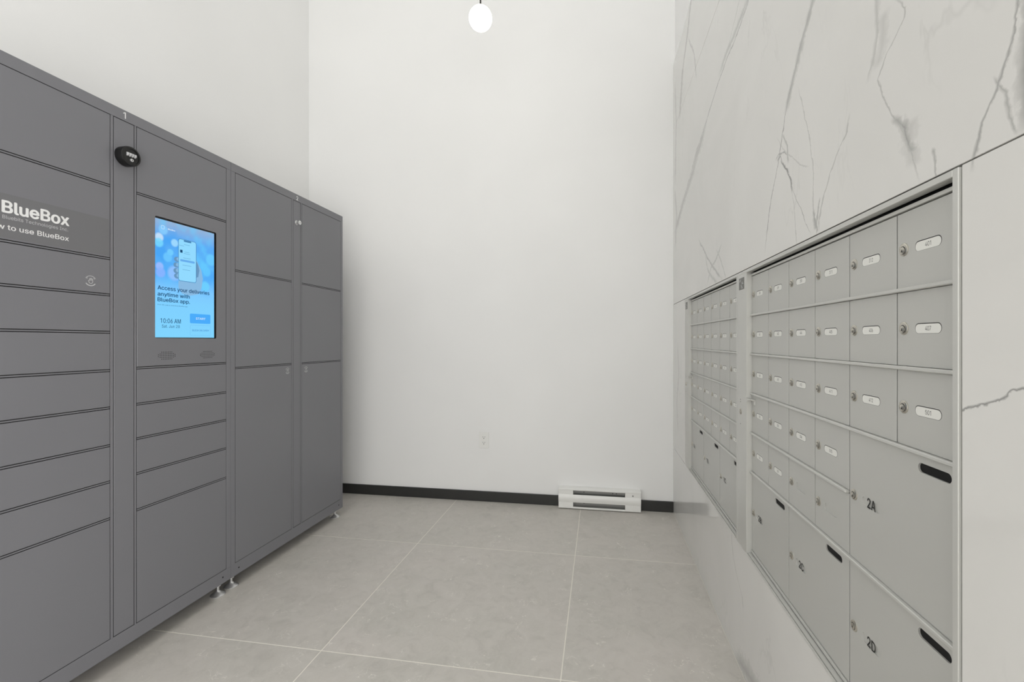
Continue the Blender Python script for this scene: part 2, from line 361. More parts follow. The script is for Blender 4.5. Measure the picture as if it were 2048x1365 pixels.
M_BASE = mat('black_baseboard', (44, 44, 43), 0.35)

def tile_mat():
    m = mat('grey_stone_tile', (160, 157, 150), 0.42, spec=0.4)
    g = N(m); b = m.node_tree.nodes['Principled BSDF']
    pos = g.node('ShaderNodeNewGeometry').outputs['Position']
    rnd = g.node('ShaderNodeObjectInfo').outputs['Random']
    off = g.node('ShaderNodeVectorMath', operation='ADD'); g.put(off.inputs[0], pos)
    cmb = g.node('ShaderNodeCombineXYZ'); g.put(cmb.inputs[2], g.math('MULTIPLY', rnd, 7.0)); g.put(off.inputs[1], cmb.outputs[0])
    v = off.outputs[0]
    big = g.noise(v, 2.6, 4, 0.6, 0.6)
    med = g.noise(v, 13, 5, 0.62, 1.2)
    fine = g.noise(v, 90, 3, 0.6)
    c = g.mix(g.rng(big.outputs[0], 0.32, 0.68), s2l((190, 187, 180)), s2l((199, 194, 188)))
    c = g.mix(g.rng(med.outputs[0], 0.46, 0.64, 0, 0.32), c, s2l((210, 206, 200)))
    c = g.mix(g.rng(med.outputs[0], 0.46, 0.30, 0, 0.36), c, s2l((171, 168, 161)))
    c = g.mix(g.rng(fine.outputs[0], 0.35, 0.7, 0, 0.14), c, s2l((212, 209, 202)))
    # short pale scratch-like flecks: thin contour lines of a warped noise, kept only in scattered patches
    w = g.noise(v, 15, 3, 0.5, 1.6)
    line = g.rng(g.math('ABSOLUTE', g.math('SUBTRACT', w.outputs[0], 0.53)), 0.0, 0.013, 1, 0)
    patch = g.rng(g.noise(v, 12, 3, 0.6).outputs[0], 0.53, 0.63)
    c = g.mix(g.math('MULTIPLY', g.math('MULTIPLY', line, patch), 0.7), c, s2l((236, 232, 224)))
    g.put(b.inputs['Base Color'], c)
    g.put(b.inputs['Roughness'], g.rng(med.outputs[0], 0.3, 0.7, 0.36, 0.5))
    return m
M_TILE = tile_mat()

# polished marble: the veins are drawn as paths on the wall plane (metres along the wall, metres up)
# each vein: (points (y, z), half width, strength, softness)
VEINS = [
    ([(1.10, 1.98), (1.13, 1.939), (1.155, 1.905), (1.19, 1.874), (1.219, 1.831), (1.255, 1.788), (1.28, 1.742), (1.309, 1.684), (1.331, 1.629), (1.375, 1.56), (1.406, 1.475), (1.43, 1.40)], 0.0035, 0.75, 'z'),
    ([(1.085, 1.99), (1.12, 1.939), (1.148, 1.905), (1.18, 1.874), (1.212, 1.831), (1.25, 1.788), (1.278, 1.742)], 0.020, 0.50, 'z'),
    ([(1.38, 2.40), (1.601, 2.26), (1.719, 2.245), (1.85, 2.235), (1.962, 2.215), (2.118, 2.180), (2.216, 2.138), (2.382, 2.10), (2.535, 2.038), (2.78, 1.97), (3.083, 1.849)], 0.0055, 0.72, 'y'),
    ([(2.15, 2.165), (2.216, 2.130), (2.382, 2.085), (2.535, 2.02), (2.78, 1.955), (3.083, 1.84)], 0.042, 0.45, 'y'),
    ([(1.62, 2.42), (1.672, 2.346), (1.769, 2.30), (1.85, 2.24)], 0.004, 0.5, 'y'),
    ([(1.31, 1.64), (1.268, 1.597), (1.243, 1.561), (1.234, 1.526)], 0.006, 0.95, 'z'),
    ([(1.335, 1.648), (1.310, 1.655), (1.297, 1.628), (1.268, 1.595)], 0.0055, 0.7, 'y'),
    ([(1.262, 1.59), (1.21, 1.50), (1.185, 1.475), (1.155, 1.428), (1.13, 1.395)], 0.0025, 0.6, 'z'),
    ([(1.202, 1.78), (1.166, 1.681), (1.14, 1.63), (1.12, 1.564), (1.12, 1.461), (1.101, 1.396)], 0.0035, 0.42, 'z'),
    ([(0.973, 1.60), (0.985, 1.563), (1.013, 1.539), (1.045, 1.505), (1.071, 1.468), (1.091, 1.425), (1.099, 1.39)], 0.004, 0.45, 'z'),
    ([(0.881, 1.80), (0.884, 1.69), (0.896, 1.646), (0.911, 1.62)], 0.009, 0.33, 'z'),
    ([(0.84, 1.73), (0.81, 1.685), (0.81, 1.670), (0.852, 1.640), (0.876, 1.610), (0.852, 1.549), (0.821, 1.503), (0.798, 1.45), (0.776, 1.39)], 0.0035, 0.45, 'z'),
    ([(0.835, 1.525), (0.812, 1.497), (0.805, 1.471), (0.79, 1.44)], 0.014, 0.55, 'z'),
    ([(0.815, 1.505), (0.812, 1.495), (0.806, 1.470), (0.80, 1.455)], 0.004, 0.7, 'z'),
    ([(0.748, 1.435), (0.745, 1.42), (0.741, 1.385)], 0.0035, 0.5, 'z'),
    ([(0.680, 1.37), (0.674, 1.392), (0.658, 1.43), (0.635, 1.462), (0.623, 1.497), (0.615, 1.528), (0.613, 1.58)], 0.004, 0.62, 'z'),
    ([(0.640, 1.48), (0.626, 1.450), (0.616, 1.39)], 0.004, 0.5, 'z'),
    ([(0.585, 1.62), (0.599, 1.569), (0.601, 1.475), (0.604, 1.385)], 0.014, 0.60, 'z'),
    ([(2.44, 3.05), (2.535, 2.97), (2.619, 2.87), (2.773, 2.75), (2.857, 2.56), (2.87, 2.50)], 0.045, 0.6, 'z'),
    ([(2.60, 2.83), (2.576, 2.805), (2.431, 2.631), (2.394, 2.506), (2.38, 2.48)], 0.014, 0.45, 'z'),
    ([(2.34, 1.66), (2.285, 1.619), (2.15, 1.53), (2.081, 1.486), (1.99, 1.44), (1.90, 1.395)], 0.010, 0.5, 'y'),
    ([(1.90, 1.54), (1.947, 1.515), (2.02, 1.485), (2.081, 1.470), (2.16, 1.40)], 0.009, 0.42, 'y'),
    ([(1.99, 1.535), (1.947, 1.50), (1.88, 1.43), (1.85, 1.39)], 0.007, 0.4, 'z'),
    ([(1.255, 1.60), (1.249, 1.564), (1.225, 1.492), (1.207, 1.385)], 0.002, 0.5, 'z'),
    ([(0.72, 1.046), (0.695, 1.052), (0.672, 1.062), (0.635, 1.077), (0.621, 1.090), (0.603, 1.095), (0.58, 1.10)], 0.0032, 0.8, 'y'),
    ([(1.74, 0.0), (1.68, 0.02), (1.60, 0.04), (1.50, 0.06), (1.38, 0.06), (1.25, 0.04), (1.1, 0.0)], 0.05, 0.45, 'y'),
    ([(1.77, 0.44), (1.763, 0.415), (1.75, 0.359), (1.707, 0.31), (1.644, 0.265), (1.63, 0.22)], 0.005, 0.35, 'z'),
    ([(3.042, 2.85), (3.00, 2.567), (3.02, 2.282), (3.04, 2.15)], 0.02, 0.4, 'z'),
    ([(1.34, 1.72), (1.31, 1.685), (1.258, 1.632), (1.19, 1.58), (1.14, 1.555)], 0.003, 0.35, 'y'),
    ([(1.30, 2.36), (1.45, 2.31), (1.60, 2.275), (1.719, 2.27), (1.85, 2.262), (1.962, 2.24)], 0.020, 0.4, 'y'),
    ([(2.05, 2.19), (2.216, 2.150), (2.382, 2.115), (2.535, 2.055), (2.70, 1.99)], 0.0035, 0.8, 'y'),
    ([(1.30, 1.705), (1.27, 1.66), (1.262, 1.61)], 0.006, 0.5, 'z'),
    ([(1.345, 1.655), (1.32, 1.662), (1.285, 1.655), (1.262, 1.63)], 0.004, 0.7, 'y'),
    ([(1.115, 1.45), (1.110, 1.425), (1.108, 1.40)], 0.010, 0.6, 'z'),
    ([(1.085, 1.47), (1.095, 1.44), (1.104, 1.41), (1.106, 1.388)], 0.004, 0.6, 'z'),
    ([(0.865, 1.72), (0.870, 1.66), (0.878, 1.63)], 0.022, 0.22, 'z'),
    ([(0.795, 1.50), (0.80, 1.46), (0.785, 1.42)], 0.024, 0.25, 'z'),
    ([(3.05, 2.15), (2.98, 1.95), (3.03, 1.75)], 0.03, 0.35, 'z'),
    ([(2.20, 1.56), (2.14, 1.47), (2.06, 1.42), (1.97, 1.39)], 0.014, 0.35, 'y'),
    ([(2.95, 1.15), (2.90, 0.95), (2.97, 0.75), (2.93, 0.55)], 0.016, 0.3, 'z'),
]
def marble_mat():
    m = mat('white_veined_marble', (214, 213, 208), 0.09, spec=0.5)
    g = N(m); b = m.node_tree.nodes['Principled BSDF']
    pos = g.node('ShaderNodeNewGeometry').outputs['Position']
    sx = g.node('ShaderNodeSeparateXYZ'); g.put(sx.inputs[0], pos)
    Y, Z = sx.outputs[1], sx.outputs[2]
    w1 = g.noise(pos, 9, 4, 0.6); w2 = g.noise(pos, 55, 3, 0.6)
    s1 = g.node('ShaderNodeSeparateColor'); g.put(s1.inputs[0], w1.outputs['Color'])
    def jit(base, a, bb):
        t = g.math('ADD', base, g.math('MULTIPLY', g.math('SUBTRACT', s1.outputs[a], 0.5), 0.03))
        return g.math('ADD', t, g.math('MULTIPLY', g.math('SUBTRACT', w2.outputs[0], 0.5), bb))
    Yj, Zj = jit(Y, 0, 0.010), jit(Z, 1, 0.010)
    wvar = g.rng(w2.outputs[0], 0.3, 0.7, 0.45, 1.5)
    total = None
    for pts, hw, st, ax in VEINS:
        i = 1 if ax == 'z' else 0
        lo = min(p[i] for p in pts); hi = max(p[i] for p in pts)
        lo2 = min(p[1 - i] for p in pts); hi2 = max(p[1 - i] for p in pts); rr = max(hi2 - lo2, 1e-3)
        para = g.rng(Z if i else Y, lo, hi)
        cen = g.curve(para, [((p[i] - lo) / (hi - lo), (p[1 - i] - lo2) / rr) for p in pts])
        cenw = g.math('ADD', g.math('MULTIPLY', cen, rr), lo2)
        d = g.math('ABSOLUTE', g.math('SUBTRACT', Yj if i else Zj, cenw))
        q = g.math('SUBTRACT', 1.0, g.math('DIVIDE', d, g.math('MULTIPLY', wvar, hw)), clamp=True)
        fade = g.curve(para, [(0, 0), (0.12, 1), (0.88, 1), (1, 0)])
        q = g.math('MULTIPLY', g.math('MULTIPLY', q, fade), st)
        total = q if total is None else g.math('MAXIMUM', total, q)
    # faint natural clouding and hair veins everywhere
    cl = g.noise(pos, 1.6, 5, 0.55, 0.8)
    map2 = g.node('ShaderNodeMapping'); g.put(map2.inputs[0], pos); map2.inputs['Scale'].default_value = (1, 1.0, 0.35); map2.inputs['Rotation'].default_value = (0.35, 0, 0)
    hv = g.noise(map2.outputs[0], 2.2, 6, 0.6, 0.5)
    hair = g.rng(g.math('ABSOLUTE', g.math('SUBTRACT', hv.outputs[0], 0.5)), 0, 0.008, 0.14, 0)
    hair = g.math('MULTIPLY', hair, g.rng(g.noise(pos, 2.3, 2).outputs[0], 0.5, 0.66))
    total = g.math('ADD', total, hair, clamp=True)
    c = g.mix(g.rng(cl.outputs[0], 0.3, 0.7), s2l((212, 211, 208)), s2l((220, 219, 216)))
    c = g.mix(total, c, s2l((112, 112, 110)))
    g.put(b.inputs['Base Color'], c)
    return m
M_MARBLE = marble_mat()
M_DARK = mat('dark_gap', (20, 20, 20), 0.8)

def metal_paint(name, c0, rough, spec=0.5, metal=0.0, bump=0.04):
    m = mat(name, c0, rough, metal, spec)
    g = N(m); b = m.node_tree.nodes['Principled BSDF']
    pos = g.node('ShaderNodeNewGeometry').outputs['Position']
    n = g.noise(pos, 900, 2)
    bp = g.node('ShaderNodeBump'); bp.inputs['Strength'].default_value = bump; bp.inputs['Distance'].default_value = 0.0006
    g.put(bp.inputs['Height'], n.outputs[0]); g.put(b.inputs['Normal'], bp.outputs[0])
    n2 = g.noise(pos, 3, 2)
    g.put(b.inputs['Roughness'], g.rng(n2.outputs[0], 0.3, 0.7, rough - 0.05, rough + 0.05))
    return m
M_LOCKER = metal_paint('grey_locker_paint', (121, 121, 126), 0.40, 0.45)
M_LOCKER_GAP = mat('locker_gap_shade', (14, 14, 15), 0.9)
M_LABEL = metal_paint('grey_label_film', (114, 114, 117), 0.38, 0.45)
M_WHITE_PRINT = mat('white_print', (236, 236, 236), 0.5)
M_PALE_PRINT = mat('pale_print', (196, 196, 198), 0.5)
M_MAIL = metal_paint('silver_mailbox_paint', (188, 188, 184), 0.38, 0.5, 0.15)
M_MAILTRIM = metal_paint('silver_mailbox_trim', (198, 198, 194), 0.33, 0.5, 0.25)
M_NICKEL = mat('nickel', (206, 202, 192), 0.28, 1.0)
M_CHROME = mat('chrome', (226, 226, 226), 0.33, 0.85)
M_BLACK = mat('black_plastic', (16, 16, 17), 0.35)
M_VOID = mat('black_void', (6, 6, 6), 0.9)  # flat black standing in for the darkness inside holes and gaps
M_PAPER = mat('white_label_paper', (226, 226, 221), 0.6)
M_GROOVE = mat('groove_shade', (58, 58, 56), 0.7)
M_INK = mat('dark_ink', (52, 52, 52), 0.6)
M_MARKER = mat('black_marker', (10, 10, 10), 0.6)
M_STICKER = mat('dark_sticker', (112, 112, 108), 0.5)
M_ENAMEL = mat('white_enamel', (236, 236, 233), 0.3)
M_HEATMETAL = mat('galvanised_steel', (150, 150, 148), 0.35, 0.8)
M_PLASTIC = mat('white_plastic', (235, 235, 232), 0.35)

# ------------------------------------------------------------------ room shell
REAR = -3.9
XLW = -2.1975
ZC = 5.6
T = 0.7716 * EYE
# floor: mortar bed and the tiles on it
bm = B(XLW, XM + 0.2, REAR, YW, -0.06, -0.0005)
floor = obj('floor', bm, M_GROUT, origin=(0, 0, 0))
tag(floor, 'grey stone-look tiled floor with pale grout lines', kind='structure')
gx0, gy0 = -0.1142 * EYE, 2.087 * EYE
G = 0.0020
for i in range(-4, 2):
    for j in range(-7, 3):
        x0, x1 = gx0 + i * T, gx0 + (i + 1) * T
        y0, y1 = gy0 + (j - 1) * T, gy0 + j * T
        cx0, cx1, cy0, cy1 = max(x0, XLW), min(x1, XM - 0.0005), max(y0, REAR), min(y1, YW)
        if cx1 - cx0 < 0.02 or cy1 - cy0 < 0.02: continue
        o = obj('floor_tile', B(cx0 + G, cx1 - (G if cx1 < XM - 0.001 else 0.0005), cy0 + G, cy1 - G, -0.0012, 0.0, bev=0.0003), M_TILE, floor)

bm = B(XLW - 0.15, XM + 0.2, YW, YW + 0.15, 0, ZC)
tag(obj('wall_back', bm, M_WALL), 'plain white painted wall at the back of the room', kind='structure')
bm = B(XLW - 0.15, XLW, REAR, YW, 0, ZC)
tag(obj('wall_left', bm, M_WALL), 'plain white painted wall behind the grey parcel lockers', kind='structure')
bm = B(XLW - 0.15, XM + 0.2, REAR - 0.15, REAR, 0, ZC)
tag(obj('wall_rear', bm, M_WALL), 'plain white wall behind the camera', kind='structure')
bm = B(XLW - 0.15, XM + 0.2, REAR - 0.15, YW + 0.15, ZC, ZC + 0.1)
tag(obj('ceiling', bm, M_CEIL), 'flat white ceiling high above the mail room', kind='structure')

# right wall: stud wall with the mailbox opening, faced with marble slabs
MBY0, MBY1, MBZ0, MBZ1 = 0.6946, 2.6820, 0.4362, 1.3867
XB = XM + 0.011
bm = bmesh.new()
box(bm, XB, XM + 0.2, REAR, YW, 0, MBZ0 - 0.001, mi=1)
box(bm, XB, XM + 0.2, REAR, YW, MBZ1 + 0.001, 2.985, mi=1)
box(bm, XB, XM + 0.2, REAR, YW, 2.985, ZC)
box(bm, XB, XM + 0.2, REAR, MBY0 - 0.001, MBZ0 - 0.001, MBZ1 + 0.001, mi=1)
box(bm, XB, XM + 0.2, MBY1 + 0.001, YW, MBZ0 - 0.001, MBZ1 + 0.001, mi=1)
wr = obj('wall_right', bm, [M_WALL, M_MORTAR], origin=(XB, 0, 0))
tag(wr, 'right wall faced with white grey-veined marble slabs around the mailboxes', kind='structure')
J = 0.0012
ZS = 2.547
ZT = 2.99
for (y0, y1, z0, z1) in [
    (0.35, YW, 0.0, MBZ0 - 0.0010), (-2.3, 0.35, 0.0, MBZ0 - 0.0010), (REAR, -2.3, 0.0, MBZ0 - 0.0010),
    (MBY1 + 0.0006, YW, MBZ0, MBZ1 + 0.001),
    (-0.95, MBY0 - 0.0012, MBZ0, MBZ1 + 0.001), (REAR, -0.95, MBZ0, MBZ1 + 0.001),
    (0.35, YW, MBZ1 + 0.0026, ZS), (-2.3, 0.35, MBZ1 + 0.0026, ZS), (REAR, -2.3, MBZ1 + 0.0026, ZS),
    (0.35, YW, ZS + J, ZT), (-2.3, 0.35, ZS + J, ZT), (REAR, -2.3, ZS + J, ZT)]:
    obj('marble_slab', B(XM, XB, y0 + 0.0003, y1 - 0.0003, z0 + 0.0003, z1 - 0.0003, bev=0.0006), M_MARBLE, wr)

# baseboard of the back wall, interrupted by the heater
HX0, HX1 = -0.2797, 0.2684
bm = box(bmesh.new(), XLW + 0.001, HX0 - 0.001, YW - 0.012, YW, 0.0005, 0.0715, bev=0.0015)
box(bm, HX1 + 0.001, XM - 0.0008, YW - 0.012, YW, 0.0005, 0.0715, bev=0.0015)
tag(obj('baseboard_back', bm, M_BASE), 'black baseboard along the foot of the back wall', kind='structure')

# ------------------------------------------------------------------ parcel lockers
def tilt(co):            # the lockers stand very slightly out of level
    return Vector((co.x, co.y, co.z - 0.0045 * (co.y - 1.8)))
def zl(s): return EYE + 1.688 * s - 0.0081
ZB0, ZB1 = zl(-0.641), zl(0.488)
XBK = XL - 0.49
SK = 0.012               # frame/door relief depth
GAP = 0.0022

def PL(u, v, d=0.0): return Vector((XL - d, u, v))
def PLt(off): return lambda u, v: Vector((XL + off, u, v - 0.0045 * 0))

def arc_strip(bm, P, cu, cv, r, a0, a1, w, n=10, mi=0):
    prev = None
    for k in range(n + 1):
        a = math.radians(a0 + (a1 - a0) * k / n)
        p = (bm.verts.new(P(cu + (r - w / 2) * math.cos(a), cv + (r - w / 2) * math.sin(a))),
             bm.verts.new(P(cu + (r + w / 2) * math.cos(a), cv + (r + w / 2) * math.sin(a))))
        if prev:
            f = bm.faces.new((prev[0], prev[1], p[1], p[0])); f.material_index = mi
        prev = p
def path_strip(bm, P, pts, w, closed=False, mi=0):
    n = len(pts)
    L = []
    for k in range(n):
        a = pts[k - 1] if (k > 0 or closed) else pts[k]
        b = pts[(k + 1) % n] if (k < n - 1 or closed) else pts[k]
        d = Vector((b[0] - a[0], b[1] - a[1])); d.normalize()
        nx, ny = -d.y * w / 2, d.x * w / 2
        L.append((bm.verts.new(P(pts[k][0] + nx, pts[k][1] + ny)), bm.verts.new(P(pts[k][0] - nx, pts[k][1] - ny))))
    for k in range(n if closed else n - 1):
        a, b = L[k], L[(k + 1) % n]
        f = bm.faces.new((a[0], a[1], b[1], b[0])); f.material_index = mi

def hand_icon(cy, cz, r, door):
    P = lambda u, v: Vector((XL + 0.0004, u, v))
    bm = bmesh.new()
    arc_strip(bm, P, cy, cz, r * 0.92, 28, 152, r * 0.10)
    arc_strip(bm, P, cy, cz, r * 0.74, 132, 152, r * 0.08, 4)
    arc_strip(bm, P, cy, cz, r * 0.74, 28, 48, r * 0.08, 4)
    arc_strip(bm, P, cy, cz, r * 0.92, 212, 328, r * 0.17)
    hand = [(-0.38, -0.02), (-0.30, 0.12), (-0.16, -0.02), (-0.16, 0.38), (-0.04, 0.46), (0.02, 0.40), (0.10, 0.50), (0.19, 0.42),
            (0.26, 0.38), (0.33, 0.28), (0.36, -0.18), (0.22, -0.46), (0.0, -0.52), (-0.2, -0.42)]
    path_strip(bm, P, [(cy + a * r, cz + b * r) for a, b in hand], r * 0.10, True)
    for q in (-0.05, 0.09, 0.22):
        path_strip(bm, P, [(cy + q * r, cz + 0.38 * r), (cy + q * r, cz + 0.05 * r)], r * 0.06)
    o = obj('hand_symbol', bm, M_PALE_PRINT, door)
    o['label'] = 'small round pale hand symbol printed on the door'

def foot(parent, y, x=XL - 0.033):
    z_top = ZB0 - 0.0045 * (y - 1.8)
    bm = bmesh.new()
    lathe(bm, [(0.029, 0.0), (0.030, 0.002), (0.030, 0.005), (0.024, 0.009), (0.014, 0.015), (0.0085, 0.020), (0.007, 0.023)], (x, y, 0.0002), n=28)
    lathe(bm, [(0.0055, 0.02), (0.0055, z_top - 0.0)], (x, y, 0.0002), n=14)
    lathe(bm, [(0.0125, z_top - 0.018), (0.014, z_top - 0.016), (0.014, z_top - 0.007), (0.0125, z_top - 0.005)], (x, y, 0.0002), n=6)
    o = obj('levelling_foot', bm, M_CHROME, parent, smooth=True)
    return o

def locker(y0, y1, cols, strip, rows, root_label, number, n_y, n_z):
    root = empty('parcel_locker', ((XL + XBK) / 2, (y0 + y1) / 2, 0.0))
    tag(root, root_label, 'parcel locker')
    g = 0.0008
    bm = bmesh.new()
    box(bm, XBK, XL - SK, y0 + g, y1 - g, ZB0 + 0.0, ZB1, bev=0.001)
    obj('carcass', bm, M_LOCKER, root, fn=tilt)
    zt, zb = rows[0][0], rows[0][-1]
    bm = bmesh.new()          # dark strips just behind every gap, black painted in for shade
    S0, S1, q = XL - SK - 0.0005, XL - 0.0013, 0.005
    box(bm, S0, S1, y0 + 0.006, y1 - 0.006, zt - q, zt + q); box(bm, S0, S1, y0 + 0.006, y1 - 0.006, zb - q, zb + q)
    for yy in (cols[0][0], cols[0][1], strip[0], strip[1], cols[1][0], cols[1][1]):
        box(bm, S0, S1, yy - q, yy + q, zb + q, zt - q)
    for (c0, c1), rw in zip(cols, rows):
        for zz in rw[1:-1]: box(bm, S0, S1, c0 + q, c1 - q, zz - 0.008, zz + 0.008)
    obj('gap_shade', bm, M_LOCKER_GAP, root, fn=tilt)
    def member(name, a, b, c, d, bev=0.0006):
        o = obj(name, B(XL - SK, XL, a, b, c, d, bev=bev), M_LOCKER, root, fn=tilt); return o
    member('top_rail', y0 + g, y1 - g, zt + GAP, ZB1)
    member('bottom_rail', y0 + g, y1 - g, ZB0, zb - GAP)
    # vertical stiles on each side of the columns and of the service strip
    ys = [y0 + g, cols[0][0] - GAP, cols[0][1] + GAP, strip[0] - GAP, strip[1] + GAP, cols[1][0] - GAP, cols[1][1] + GAP, y1 - g]
    for a, b in ((ys[0], ys[1]), (ys[2], ys[3]), (ys[4], ys[5]), (ys[6], ys[7])):
        member('stile', a, b, zb - GAP + 0.0002, zt + GAP - 0.0002, bev=0.0008)
    sp = obj('service_strip', B(XL - SK, XL - 0.0004, strip[0], strip[1], zb, zt, bev=0.0008), M_LOCKER, root, fn=tilt)
    doors = []
    for (c0, c1), rw in zip(cols, rows):
        lst = []
        for k in range(len(rw) - 1):
            top, bot = rw[k], rw[k + 1]
            t2 = top if k == 0 else top - 0.0048
            b2 = bot if k == len(rw) - 2 else bot + 0.0048
            if k > 0:
                obj('shelf_edge', B(XL - SK, XL - 0.0003, c0 + 0.0002, c1 - 0.0002, top - 0.0021, top + 0.0021, bev=0.0003), M_LOCKER, root, fn=tilt)
            lst.append((c0, c1, b2, t2))
        doors.append(lst)
    # two small screw holes low on the bottom rail
    for yy in (y0 + 0.045, y1 - 0.045):
        zz = ZB0 + 0.028
        bm = lathe(bmesh.new(), [(0.0035, 0.0), (0.0035, 0.0006)], (XL, yy, zz), axis='x', n=10)
        obj('screw_hole', bm, M_VOID, root, fn=tilt)
    bm = text_bm(number, lambda u, v: Vector((XL + 0.0004, u, v)), n_y, n_z, 0.0215, bold=0.01, centre=True)
    o = obj('locker_number', bm, M_WHITE_PRINT, root)
    o['label'] = 'white number %s on the top rail' % number
    for yy in (y0 + 0.037, y1 - 0.037):
        foot(root, yy); foot(root, yy, XBK + 0.05)
    return root, doors

def door_plain(root, d):
    c0, c1, b, t = d
    return obj('door', B(XL - SK, XL, c0, c1, b, t, bev=0.0006), M_LOCKER, root, fn=tilt)

R1 = [zl(s - 0.0047) for s in (0.469, 0.3239, 0.1746, 0.1005, 0.0244, -0.0538, -0.13, -0.207, -0.281, -0.3563, -0.602)]
R2 = [zl(s - 0.0047) for s in (0.469, 0.3267, -0.0518, -0.130, -0.2045, -0.280, -0.3586, -0.602)]
L1, D1 = locker(0.870, 1.8028, [(0.897, 1.2905), (1.3816, 1.7755)], (1.3033, 1.371), [R1, R2],
                'near grey metal parcel locker with a lit blue touchscreen and a black combination lock', '1', 1.3381, 1.9385)
R3 = [zl(s - 0.0065) for s in (0.4705, 0.203, -0.065, -0.599)]
L2, D2 = locker(1.8028, 2.7040, [(1.8284, 2.2096), (2.2971, 2.6782)], (2.2258, 2.2842), [R3, R3],
                'far grey metal parcel locker numbered 2, with tall doors, beside the back wall', '2', 2.2568, 1.931)

PT = lambda u, v: Vector((XL + 0.0009, u, v))
for k, d in enumerate(D1[0]):
    o = door_plain(L1, d)
    if k == 1:
        o['label'] = 'door with a printed film label across its lower half'
        c0, c1, b, t = d
        lb = obj('film_label', B(XL + 0.0001, XL + 0.0005, c0 + 0.002, 1.2868, 1.4375, 1.5635), M_LABEL, o, fn=tilt)
        o['label'] = 'door with a grey printed label across its lower half'
        bm = text_bm('BlueBox', PT, 1.0085, 1.5135, 0.0330, 0.160, bold=0.028)
        a = obj('lettering', bm, M_WHITE_PRINT, o, fn=lambda c: Vector((c.x, c.y, c.z - 0.012 * (c.y - 1.0085) * 0)))
        bm = text_bm('Bluebits Technologies Inc.', PT, 1.0085, 1.4955, 0.0098, 0.1585)
        obj('lettering', bm, M_PALE_PRINT, o)
        bm = text_bm('How to use BlueBox', PT, 0.9700, 1.4650, 0.0142, 0.1985, bold=0.012)
        obj('lettering', bm, M_WHITE_PRINT, o)
    if k == 2:
        hand_icon(1.2307, 1.3472, 0.0175, o)

